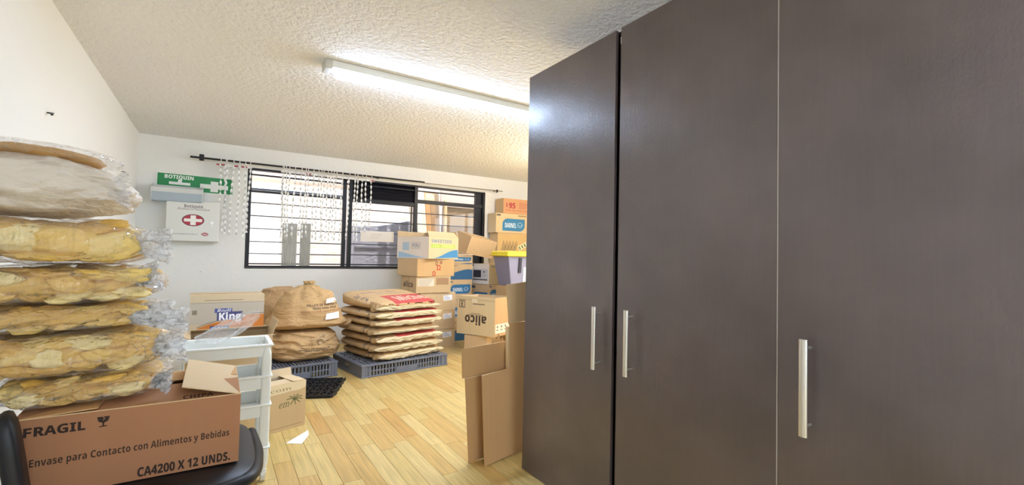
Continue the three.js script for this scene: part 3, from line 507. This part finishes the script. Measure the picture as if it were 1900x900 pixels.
{ // microwave stack
  const th = deg(20), p = [3.74, 0, -6.50];
  carton('hidden_carton', 'tan carton on the floor below the blue logo carton', { w: .44, h: .49, d: .37, pos: [p[0], 0, p[2]], turn: th });
  carton('logo_carton', 'pale carton with blue logo directly under the microwave carton', { w: .44, h: .345, d: .37, pos: [p[0], .498, p[2]], turn: th, mat: M.kraftPale, left: darnelC, front: darnelA });
  const mw = std(0xffffff, .6, { map: canvasTex(512, 416, (c, w, h) => { c.fillStyle = '#eceae6'; c.fillRect(0, 0, w, h); c.fillStyle = '#555'; c.fillRect(20, 18, 50, 26); c.fillStyle = '#c9ccd4'; c.fillRect(40, 110, 430, 220); c.fillStyle = '#22242c'; c.fillRect(40, 318, 430, 20); c.fillStyle = '#191b22'; c.fillRect(60, 130, 220, 150); c.fillStyle = '#333845'; c.fillRect(80, 148, 180, 114); c.fillStyle = '#dfe2e8'; c.fillRect(300, 130, 140, 160); c.fillStyle = '#5b6a8c'; c.fillRect(330, 150, 70, 26); c.fillStyle = '#9aa2b2'; for (let i = 0; i < 9; i++) c.fillRect(322 + (i % 3) * 36, 196 + Math.floor(i / 3) * 28, 24, 16); }) });
  const mwr = kraftPrint(384, 384, (c, w, h) => { txt(c, 'TOSHIBA', 40, 22, 300, 46, '#5f8296'); c.strokeStyle = '#a08a60'; c.lineWidth = 4; c.beginPath(); c.ellipse(190, 180, 60, 24, 0, 0, 7); c.stroke(); }, [211, 188, 142]);
  carton('microwave_carton', 'white carton with a microwave oven pictured on its side', { w: .443, h: .315, d: .378, pos: [p[0], .853, p[2]], turn: th, mat: M.kraftPale, left: mw, front: mwr });
  carton('crumpled_carton', 'crumpled brown carton tipped over on top of the microwave carton', { w: .56, h: .27, d: .34, pos: [3.43, 1.34, -6.50], turn: deg(12), tilt: [.30, -.14], mat: M.kraftPlain });
}
{ // column beside the right wall
  carton('floor_carton', 'large tan carton on the floor at the base of the far column', { w: .68, h: .66, d: .27, pos: [4.29, 0, -6.74] });
  carton('column_carton', 'tan carton in the far column under the scribbled carton', { w: .68, h: .665, d: .27, pos: [4.29, .668, -6.74] });
  const scr = kraftPrint(512, 300, (c, w, h) => { c.strokeStyle = '#5a5240'; c.lineWidth = 7; for (let i = 0; i < 14; i++) { c.beginPath(); c.moveTo(60 + i * 16, 250); c.lineTo(90 + i * 16, 110 + (i % 3) * 30); c.stroke(); } c.fillStyle = '#dcdcb0'; c.save(); c.translate(300, 190); c.rotate(-.5); c.fillRect(0, 0, 240, 70); c.fillStyle = '#777a55'; for (let i = 0; i < 5; i++) c.fillRect(10 + i * 44, 10, 22, 50); c.restore(); }, [206, 170, 112]);
  carton('scribbled_carton', 'tan carton with black scribbles behind the yellow tote lid', { w: .68, h: .345, d: .27, pos: [4.29, 1.342, -6.74], front: scr });
  const dn = kraftPrint(512, 280, (c, w, h) => { blueLogo(c, 96, 70, 340, 180, 'DARNEL', '#3b7fa9'); c.fillStyle = '#6d6658'; c.fillRect(8, 12, 60, 26); c.fillStyle = '#a38a66'; c.fillRect(330, 12, 130, 22); }, [215, 186, 142]);
  carton('blue_logo_carton', 'tan carton with single large blue logo below the red numbered carton', { w: .68, h: .325, d: .27, pos: [4.25, 1.694, -6.74], mat: M.kraftPale, front: dn });
  const n5 = kraftPrint(512, 240, (c, w, h) => { txt(c, '95', 90, 60, 110, 90, '#a8323e', '900 {}px sans-serif'); c.fillStyle = '#b8655c'; for (let i = 0; i < 4; i++) { c.fillRect(260, 60 + i * 26, 160 - i * 14, 9); } for (let i = 0; i < 12; i++) c.fillRect(40 + i * 34, 180, 22, 14); c.fillRect(40, 70, 30, 70); }, [205, 152, 108]);
  carton('numbered_carton', 'tan carton marked 95 in red at the top of the far column', { w: .62, h: .25, d: .27, pos: [4.36, 2.026, -6.74], front: n5, tilt: [0, .0] });
}
{ // grey tote with yellow lid on a carton
  carton('support_carton', 'tan carton holding up the grey tote with yellow lid', { w: .55, h: .86, d: .4, pos: [3.86, 0, -5.81] });
  const t = thing('storage_tote', 'lilac grey plastic tote with bright yellow lid and taped paper', 'tote', [3.86, .870, -5.80]);
  const s = std(0x8f8ea6, .45), wall = (w0, w1, h) => { const sh = new THREE.Shape([[-w0 / 2, 0], [w0 / 2, 0], [w1 / 2, h], [-w1 / 2, h]].map((p) => new THREE.Vector2(...p))); return new THREE.ExtrudeGeometry(sh, { depth: .006, bevelEnabled: false }); };
  const hh = .44, sl = .09;
  part('front_wall', wall(.5, .66, hh), s, t, [0, .002, .17], [sl, 0, 0]); part('back_wall', wall(.5, .66, hh), s, t, [0, .002, -.17], [-sl, 0, 0]);
  part('side_wall', wall(.34, .42, hh), s, t, [-.256, .002, 0], [0, Math.PI / 2, .18]).rotation.order = 'ZYX'; part('side_wall', wall(.34, .42, hh), s, t, [.25, .002, 0], [0, Math.PI / 2, -.18]).rotation.order = 'ZYX';
  part('tote_bottom', rbox(.5, .01, .34, .003), s, t, [0, .007, 0]);
  part('latch', rbox(.05, .22, .02, .006), std(0x32323c, .5), t, [-.13, .30, .215], [sl, 0, 0]);
  part('yellow_lid', rbox(.74, .08, .48, .025), std(0xe6d432, .4), t, [.01, .465, 0], undefined, 'bright yellow lid'); part('lid_rim', rbox(.78, .02, .52, .008), std(0xe6d432, .4), t, [.01, .442, 0]);
  part('taped_paper', box(.24, .25, .002), std(0xffffff, .8, { map: canvasTex(256, 256, (c, w, h) => { c.fillStyle = '#f0f0f2'; c.fillRect(0, 0, w, h); c.fillStyle = '#a9a9b2'; for (let i = 0; i < 8; i++) for (let k = 0; k < 3; k++) c.fillRect(20 + k * 75, 20 + i * 28, rr(20, 60), 6); }) }), t, [.06, .15, .196], [sl, 0, 0]);
}
{ // inverted alico box on a small box
  const th = deg(28);
  carton('small_carton', 'small tan carton on the floor under the upside down lettered box', { w: .34, h: .235, d: .32, pos: [3.06, 0, -5.52], turn: deg(40) });
  const hp = kraftPrint(640, 512, (c, w, h) => {
    c.strokeStyle = '#4a4238'; c.lineWidth = 10; c.strokeRect(34, 60, 92, 92); txt(c, 'E', 55, 72, 50, 66, '#4a4238');
    c.fillStyle = '#b89f78'; c.fillRect(0, 38, w, 6); c.fillRect(0, 50, w, 3); c.fillStyle = '#e6d6b8'; c.fillRect(250, 34, 90, 46); c.fillStyle = '#7a6a52'; c.fillRect(270, 92, 200, 14);
    c.save(); c.translate(300, 330); c.rotate(Math.PI); txt(c, 'alico', -210, -48, 380, 120, '#4a3a2c', '900 {}px sans-serif'); c.restore();
    c.fillStyle = '#8d7a5e'; c.fillRect(190, 240, 260, 10); c.fillRect(240, 222, 160, 8);
  }, [217, 193, 148]);
  const hpR = kraftPrint(480, 512, (c, w, h) => { c.fillStyle = '#ded4bc'; c.fillRect(20, 350, 330, 120); c.fillStyle = '#8a7c66'; for (let i = 0; i < 3; i++) { c.fillRect(50 + i * 100, 370, 40, 30); c.fillRect(40 + i * 100, 420, 60, 14); } c.fillStyle = '#6a553c'; c.fillRect(400, 220, 26, 50); c.fillRect(380, 330, 60, 50); c.fillStyle = '#b0926a'; c.fillRect(0, 40, w, 5); }, [190, 152, 105]);
  carton('upturned_carton', 'open carton with upside down dark lettering resting on a small carton', { w: .50, h: .505, d: .60, pos: [3.14, .243, -5.53], turn: th, tilt: [0, -.02], mat: M.kraftPale, left: hp, front: hpR, flaps: [['left', 176, .001], ['front', 178, .001]] });
}
// ---------------------------------------------------------------- flattened cardboard beside the cabinet
{
  const km = M.kraftWarm;
  let t = thing('flattened_carton', 'flattened carton with folded-over flap leaning beside the dark cabinet', 'cardboard', [1.378, 0, -2.60], deg(2));
  t.rotation.order = 'YXZ';
  part('panel', box(.36, .53, .006, .18, .265, 0), km, t, [.0, .0, 0], [-.02, 0, .065]);
  part('folded_flap', box(.44, .185, .006, .22, .0925, 0), M.kraftWarm, t, [-.055, .53, -.008], [.02, 0, .06]);
  part('fold_edge', box(.42, .008, .01, .21, 0, 0), M.kraftEdge, t, [-.04, .53, .0], [0, 0, .06]);
  part('folded_flap', box(.3, .5, .006, .15, .25, 0), km, t, [.12, 0, -.02], [-.02, 0, .04]);
  single('loose_cardboard', merge([box(.26, .555, .007, .13, .2775, 0), box(.26, .004, .012, .13, .556, 0)]), km, 'single brown cardboard panel in front of the flattened carton', 'cardboard', [1.440, .001, -2.505], [-.02, deg(10), .055]);
  t = thing('tall_cardboard', 'tall folded cardboard sheets standing upright against the cabinet end', 'cardboard', [1.66, 0, -2.56], deg(8));
  part('sheet', box(.30, .86, .006, .15, .43, 0), M.kraftWarm, t, [0, 0, 0], [0, 0, .03]); part('sheet', box(.30, .84, .006, .15, .42, 0), M.kraftPale, t, [.015, 0, -.03], [0, 0, .035]); part('sheet', box(.02, .84, .03, 0, .42, 0), M.kraftEdge, t, [.0, 0, -.015], [0, 0, .03]);
  part('upper_flap', box(.28, .26, .006, .14, .13, 0), M.kraftPlain, t, [-.03, .855, -.004], [-.03, 0, .09]);
  const torn = sheet(24, 10, (u, v) => [(u - .5) * .24, v * (.72 + .035 * noise(u * 5, 2, 1) + .02 * noise(u * 14, 3, 1)), .02 * Math.sin(u * 3)]);
  single('torn_cardboard', torn, std(0xcdb084, .85, { side: THREE.DoubleSide }), 'cardboard sheet with torn ragged top standing behind the flattened carton', 'cardboard', [1.76, .002, -2.78], [0, .05, .02]);
}
// ---------------------------------------------------------------- boxes on the left
{
  const king = kraftPrint(640, 420, (c, w, h) => {
    c.fillStyle = '#bdb2a0'; c.fillRect(0, 60, w, 200); c.fillStyle = '#d27f33'; c.beginPath(); c.moveTo(60, 300); c.bezierCurveTo(200, 230, 330, 240, 460, 190); c.lineTo(w, 185); c.lineTo(w, h); c.lineTo(60, h); c.fill();
    c.strokeStyle = '#54493e'; c.lineWidth = 4; c.beginPath(); c.moveTo(60, 290); c.bezierCurveTo(200, 215, 330, 230, 460, 178); c.lineTo(w, 172); c.stroke();
    c.fillStyle = '#4e5a94'; c.fillRect(205, 120, 150, 40); txt(c, 'Rodi', 220, 122, 120, 36, '#c9c6cf', 'italic 900 {}px sans-serif'); c.fillStyle = '#4c4e78'; c.fillRect(225, 152, 220, 78); txt(c, 'King', 236, 158, 200, 66, '#f2f2f4', '900 {}px sans-serif');
    c.fillStyle = '#454f86'; c.fillRect(170, 280, 160, 52); txt(c, 'EADOR', 182, 288, 136, 36, '#c9d0df', '900 {}px sans-serif');
    c.fillStyle = '#8a7d68'; c.fillRect(20, 130, 40, 40); c.fillRect(120, 40, 330, 6); c.fillRect(0, 66, w, 3);
  }, [206, 186, 152]);
  carton('base_carton', 'tan carton on the floor beneath the orange printed carton', { w: .55, h: .49, d: .32, pos: [.09, 0, -5.0] });
  carton('orange_carton', 'carton with orange band and blue lettering against the back corner', { w: .565, h: .40, d: .34, pos: [.105, .497, -5.0], turn: deg(2), mat: M.kraftPale, front: king, right: M.kraftWarm });
  carton('tall_open_carton', 'tall open tan carton with flaps out behind the white trolley', { w: .57, h: .60, d: .34, pos: [.135, 0, -4.52], turn: deg(2), mat: M.kraftPale, flaps: [['front', 82, .20, M.kraftWarm], ['right', 20, .12], ['back', -70, .12], ['left', 60, .16]] });
  const em = kraftPrint(640, 420, (c, w, h) => {
    c.fillStyle = '#dcc9a0'; c.beginPath(); c.moveTo(0, 0); c.lineTo(w, 0); c.lineTo(w, 56); c.bezierCurveTo(560, 96, 520, 66, 440, 80); c.lineTo(0, 90); c.fill();
    txt(c, 'com', 300, 30, 200, 30, '#8d7a55', '{}px serif'); c.fillStyle = '#7c7048'; 
    txt(c, 'em', 380, 150, 100, 60, '#5a5a3a', 'italic {}px serif');
    c.strokeStyle = '#5b5f36'; c.lineWidth = 8; for (let i = 0; i < 9; i++) { const a = -2.9 + i * .62; c.beginPath(); c.moveTo(530, 160); c.quadraticCurveTo(530 + Math.cos(a) * 40, 140 + Math.sin(a) * 30, 530 + Math.cos(a) * 78, 160 + Math.sin(a) * 46); c.stroke(); }
    c.fillStyle = 'rgba(120,95,60,.6)'; c.fillRect(250, 385, 360, 5);
  }, [196, 168, 122]);
  carton('leaf_carton', 'tan carton with green leaf emblem standing on the floor by the trolley', { w: .50, h: .335, d: .22, pos: [.335, 0, -3.80], turn: deg(20), mat: M.kraftPale, front: em, flaps: [['front', -88, .115, M.kraftPale], ['back', 12, .06], ['right', -85, .1], ['left', -85, .1]] });
  // folded paper scrap on the floor
  const s = new THREE.BufferGeometry(); s.setAttribute('position', new THREE.Float32BufferAttribute([.442, .002, -3.473, .534, .002, -3.41, .596, .03, -3.57, .442, .002, -3.473, .596, .03, -3.57, .50, .012, -3.50, .534, .002, -3.41, .60, .004, -3.55, .596, .03, -3.57], 3)); s.setAttribute('uv', new THREE.Float32BufferAttribute(new Float32Array(18), 2)); s.computeVertexNormals();
  single('paper_scrap', s, std(0xf7f5ef, .8, { side: THREE.DoubleSide }), 'folded white triangular paper scrap lying on the plank floor', 'paper');
}
// ---------------------------------------------------------------- white trolley
{
  const w = .46, d = .31, x1 = .285, z1 = -2.965, t = thing('utility_trolley', 'white plastic utility trolley with shelves on casters', 'trolley', [x1 - w / 2, 0, z1 - d / 2]);
  const m = M.whitePlastic, ys = [.12, .36, .52, .70];
  for (const sx of [-1, 1]) for (const sz of [-1, 1]) {
    const lg = part('leg', softBox(.05, .70, .042, 6, [4, 10, 4]), m, t, [sx * (w / 2 - .02), .41, sz * (d / 2 - .016)]);
    const cs = new THREE.Group(); cs.name = 'caster'; cs.position.set(sx * (w / 2 - .02), .03, sz * (d / 2 - .016)); t.add(cs);
    part('wheel', cyl(.03, .022, 20).rotateZ(Math.PI / 2), std(0xd9d7cc, .5), cs, [0, 0, .0]); part('fork', rbox(.036, .03, .03, .006), m, cs, [0, .026, 0]); part('hub', cyl(.012, .028, 12).rotateZ(Math.PI / 2), std(0xb9b6a8, .5), cs);
  }
  ys.forEach((y, i) => {
    const hh = [.07, .07, .07, .065][i];
    const tr = new THREE.Group(); tr.name = 'tray'; tr.position.set(0, y, 0); t.add(tr);
    part('tray_floor', rbox(w - .02, .008, d - .02, .003), m, tr, [0, .004, 0]);
    for (const s of [-1, 1]) { part('tray_wall', rbox(w - .01, hh, .008, .003), m, tr, [0, hh / 2, s * (d / 2 - .008)]); part('tray_wall', rbox(.008, hh, d - .02, .003), m, tr, [s * (w / 2 - .008), hh / 2, 0]); part('rim', rbox(w + .02, .014, .026, .006), m, tr, [0, hh, s * (d / 2)]); part('rim', rbox(.026, .014, d, .006), m, tr, [s * (w / 2), hh, 0]); }
  });
  const film = phys(0xffffff, .14, { transmission: .88, thickness: 0, bumpMap: crumpleBump, bumpScale: .02, side: THREE.DoubleSide });
  const tw = sheet(36, 40, (u, v) => { const a = u * Math.PI * 2, r = (.018 + .05 * Math.pow(Math.sin(Math.PI * clamp(v * .82 + .04, 0, 1)), 1.2)) * (1 + .3 * Math.sin(a * 5 + v * 9) + .22 * noise(Math.cos(a) * 2, v * 6, Math.sin(a) * 2)); return [-.06 + v * .32, .02 + Math.pow(v, 1.6) * .12 + Math.sin(a) * r * .7, Math.cos(a) * r]; });
  const f = single('crumpled_film', tw, film, 'twisted clear plastic film lying across the white trolley top', 'plastic film', [-.02, .775, -3.16], [0, .25, 0]);
  f.material = film;
}
// ---------------------------------------------------------------- black chair carrying the box
{
  const t = thing('office_chair', 'black office chair holding the box labelled FRAGIL', 'chair', [-.20, 0, -2.27]);
  const m = M.blackVinyl;
  part('seat', softBox(.74, .075, .72, 4, [20, 5, 20], (v) => { v.y += .0; }), m, t, [0, .460, 0]);
  part('seat_edge', tube([[.365, .455, -.2], [.372, .455, .1], [.32, .455, .30], [.12, .452, .352], [-.2, .452, .355]], .024, 60, 10), M.black, t);
  part('arm_loop', tube([[-.05, .43, .30], [-.02, .50, .39], [.06, .515, .40], [.14, .49, .39], [.17, .43, .31]], .016, 40, 10), M.black, t);
  part('backrest', softBox(.06, .29, .52, 4, [5, 14, 14], (v) => { v.x += .25 * (v.z * v.z); }), std(0x14151c, .5), t, [-.51, .655, 0], [0, 0, .04]);
  part('side_pad', softBox(.05, .42, .16, 4, [5, 12, 8]), std(0x14151c, .5), t, [-.275, .60, .315], [0, .2, .14]);
  part('back_bracket', tube([[-.1, .42, 0], [-.45, .42, 0], [-.52, .47, 0], [-.52, .6, 0]], .02, 30, 8), M.black, t);
  part('gas_column', cyl(.028, .34, 16), M.black, t, [0, .26, 0]); part('hub', cyl(.05, .06, 16), M.black, t, [0, .1, 0]);
  for (let i = 0; i < 5; i++) { const a = i * Math.PI * 2 / 5 + .3; const lg = part('leg', bar([0, .1, 0], [Math.cos(a) * .28, .07, Math.sin(a) * .28], .035, .03), M.black, t); part('caster', cyl(.028, .035, 14).rotateX(Math.PI / 2), M.black, t, [Math.cos(a) * .28, .029, Math.sin(a) * .28], [0, -a, 0]); }
}
// ---------------------------------------------------------------- FRAGIL box
{
  const fr = kraftPrint(1024, 448, (c, w, h) => {
    txt(c, 'FRAGIL', 40, 44, 250, 52, '#33221a', '900 {}px sans-serif'); 
    c.fillStyle = '#33221a'; c.beginPath(); c.moveTo(335, 34); c.lineTo(390, 34); c.lineTo(383, 62); c.lineTo(364, 72); c.lineTo(342, 62); c.fill(); c.fillRect(359, 68, 8, 22); c.fillRect(346, 88, 34, 6); c.strokeStyle = '#a4764f'; c.lineWidth = 4; c.beginPath(); c.moveTo(360, 34); c.lineTo(368, 46); c.lineTo(360, 56); c.stroke();
    txt(c, 'Envase para Contacto con Alimentos y Bebidas', 70, 222, 900, 44, '#3b261b', 'bold {}px sans-serif');
    txt(c, 'CA4200 X 12 UNDS.', 520, 372, 460, 56, '#2f1f17', '900 {}px sans-serif');
  }, [170, 120, 84], 7);
  carton('fragil_carton', 'brown carton lettered FRAGIL on the black chair under the snack bags', { w: .615, h: .252, d: .50, pos: [-.208, .500, -2.30], mat: M.kraftWarm, front: fr, right: M.kraftPale, flaps: [['right', -75, .19, M.kraftPale], ['back', -88, .2], ['left', -87, .2], ['front', -86, .2, kraftPrint(1024, 330, (c) => txt(c, 'CHIPA', 720, 250, 160, 60, '#4a3020', '900 {}px sans-serif'), [176, 128, 90], 7)]] });
}
// ---------------------------------------------------------------- bags of fried snacks
{
  const film = phys(0xffffff, .12, { transmission: .92, thickness: 0, bumpMap: crumpleBump, bumpScale: .035 });
  const pleatFilm = phys(0xffffff, .18, { transmission: .62, thickness: 0, side: THREE.DoubleSide, bumpMap: crumpleBump, bumpScale: .012 });
  const snackMats = ['#edc66a', '#efd07e', '#e4b95c', '#f2dc9c', '#dcae52', '#eecb7c'].map((c) => std(c, .6, { bumpMap: wrinkleBump, bumpScale: .0025 }));
  const puff = (s0) => { // plump curled crisp with a few soft folds
    let g = new THREE.IcosahedronGeometry(1, 8); g.deleteAttribute('normal'); g.deleteAttribute('uv'); g = mergeVertices(g, 1e-4);
    const p = g.attributes.position, v = new THREE.Vector3(), uv = [];
    for (let i = 0; i < p.count; i++) {
      v.fromBufferAttribute(p, i).normalize(); uv.push(v.x * .5 + .5, v.z * .5 + .5);
      const n = fbm(v.x * .9 + s0, v.y * .9, v.z * .9, 2), fold = Math.exp(-Math.pow((v.y + .5 * Math.sin(v.x * 1.7 + s0) + .3 * v.z) * 5, 2)), dent = Math.exp(-Math.pow((v.x * Math.cos(s0) + v.z * Math.sin(s0) - .15) * 4, 2));
      v.multiplyScalar(.95 + .16 * n - .16 * fold - .10 * dent); v.y += .22 * v.x * v.x; p.setXYZ(i, v.x, v.y, v.z);
    }
    g.setAttribute('uv', new THREE.Float32BufferAttribute(uv, 2)); g.computeVertexNormals(); return g;
  };
  const puffs = [1, 2, 3, 4, 5, 6, 7].map((k) => puff(k * 7.3));
  const loaf = (() => { const g = softBox(2, 2, 2, 2.3, [16, 12, 16], (v) => v.multiplyScalar(1 + .08 * fbm(v.x * 1.5, v.y * 1.5, v.z * 1.5, 2))); return g; })();
  function snackBag(label, [cx, cy, cz], [a, b, c], tilt, n, size, kind, fan) {
    const t = thing('snack_bag', label, 'snack bag', [cx, cy - b, cz], 0, 'bags of fried snacks piled on the box'); t.rotation.z = tilt;
    const s0 = cx * 13 + cy * 29;
    const shell = softBox(2 * a, 2 * b, 2 * c, 3.4, [44, 16, 36], (v) => { const e = fbm(v.x * 2.4 + s0, v.y * 1.4, v.z * 2.4, 3), r = Math.abs(fbm(v.x * 5, v.y * 3 + s0, v.z * 5, 2)); v.multiplyScalar(1 + .045 * e - .05 * r); v.y *= 1 - .28 * Math.pow(Math.abs(v.x), 5); });
    part('plastic_film', shell, film, t, [0, b, 0]);
    let placed = 0;
    const spots = [];
    for (let k = 0; k < n * 30 && placed < n; k++) { // pieces crowd the shell that faces out
      const room = 1 - 1.35 * size / a, u = rr(-room, room), w = rnd() < .8 ? rr(.58, .76) : rr(-.55, .55), y = rr(-.6, .62);
      if (Math.abs(u) > .7 && Math.abs(y) > .45) continue;
      const P = new THREE.Vector3(u * a, b + y * b, w * c * (1 - .12 * Math.pow(Math.abs(u), 4)));
      if (spots.some((q) => Math.hypot((q.x - P.x), (q.y - P.y) * 1.6, (q.z - P.z)) < size * 1.02)) continue;
      spots.push(P); placed++;
      const m = part(kind === 'loaf' ? 'bread_roll' : 'snack_puff', kind === 'loaf' ? loaf : puffs[placed % 7], snackMats[Math.floor(rnd() * 6)], t, [P.x, P.y, P.z], [rr(-.4, .4), rr(-.4, .4), rr(-.22, .22)]);
      const sc = size * rr(.85, 1.12); m.scale.set(sc * rr(.95, 1.3), sc * rr(.52, .66), sc * .72); 
      const lim = b * .80 - Math.abs(P.y - b); m.scale.y = Math.min(m.scale.y, Math.max(.018, lim)); m.scale.z = Math.min(m.scale.z, c * .90 - Math.abs(P.z));
    }
    // filling that shows between the pieces
    part('snack_filling', softBox(2 * a * .88, 2 * b * .74, 2 * c * .80, 3, [30, 10, 26], (v) => v.multiplyScalar(1 + .10 * fbm(v.x * 4 + s0, v.y * 4, v.z * 4, 3))), snackMats[2], t, [-.01, b, 0]);
    for (const [fx, fy, fz, L, wd, ry, rz] of fan) { // gathered end of the bag
      const g = sheet(60, 14, (u, v) => { const ang = (u - .5), spread = .35 + .65 * Math.pow(v, .8); return [v * L + .01 * noise(u * 9, v * 3, s0), (ang * wd * spread) + .01 * Math.sin(u * 46 + v * 2), .016 * Math.sin(u * 62 + 4 * noise(u * 3, v * 2, s0)) * (1 - .3 * v) + .012 * noise(u * 6, v * 5, s0 + 2)]; });
      part('gathered_end', g, pleatFilm, t, [fx, b + fy, fz], [.15, ry, rz], 'bunched clear plastic end');
    }
    return t;
  }
  const z = -2.30;
  snackBag('clear bag of yellow fried snacks lowest in the pile, on the carton', [-.37, .818, z], [.235, .048, .27], .02, 44, .05, 'puff', [[.2, .0, .2, .05, .08, -.3, 0]]);
  snackBag('clear bag of yellow fried snacks just above the lowest bag', [-.425, .938, z], [.31, .076, .28], .02, 56, .056, 'puff', [[.25, .0, .17, .10, .14, -.3, .1]]);
  snackBag('clear bag of fried snacks under the middle bag, with flared plastic end', [-.46, 1.061, z], [.29, .046, .27], .012, 44, .052, 'puff', [[.22, -.01, .2, .17, .085, -.4, 0], [.2, .0, .1, .13, .08, -.2, 0]]);
  snackBag('clear bag of fried snacks in the middle of the pile below the rolls', [-.455, 1.17, z], [.30, .068, .27], .01, 44, .06, 'puff', [[.22, .02, .18, .07, .10, -.2, .2]]);
  snackBag('clear bag of large oblong yellow rolls under the white bag', [-.475, 1.32, z], [.28, .083, .27], -.02, 20, .085, 'loaf', [[.22, .0, .17, .12, .13, -.3, 0]]);
  // top bag of milky plastic
  const milky = phys(0xefe6d8, .36, { transmission: .28, thickness: 0, bumpMap: crumpleBump, bumpScale: .008 });
  const t = thing('bread_bag', 'milky white plastic bag of bread on top of the snack pile', 'bread bag', [-.525, 1.398, -2.28], 0);
  const b = softBox(.53, .215, .48, 2.6, [60, 26, 40], (v) => { const n = fbm(v.x * 1.8, v.y * 1.8, v.z * 1.8 + 4, 3); v.multiplyScalar(1 + .05 * n); const r = Math.max(0, v.x - .2) / .8; v.y *= 1 - .30 * r; v.y -= .22 * r * r; v.y += r * .05 * Math.sin(v.z * 22 + v.x * 6) ; v.z += r * .04 * Math.sin(v.y * 26 + v.x * 9); }, 'front');
  part('plastic_bag', b, milky, t, [0, .112, 0]);
  part('bread_loaf', softBox(.30, .05, .30, 2.3, [20, 6, 18], (v) => v.multiplyScalar(1 + .06 * fbm(v.x * 2, v.y * 2, v.z * 2, 2))), std(0xc79a5c, .7), t, [.02, .215, .05], [0, 0, -.06]);
  part('clear_cover', softBox(.44, .05, .42, 2.6, [30, 6, 26], (v) => v.multiplyScalar(1 + .05 * fbm(v.x * 3, v.y * 3, v.z * 3, 3))), film, t, [0, .225, .03], [0, 0, -.05]);
  part('gathered_end', sheet(60, 14, (u, v) => [v * .07, (u - .5) * .10 * (.4 + v), .012 * Math.sin(u * 40) + .01 * noise(u * 6, v * 5, 2)]), pleatFilm, t, [.19, .10, .14], [0, -.3, .1], 'bunched plastic end');
}
renderer.render(scene, camera);
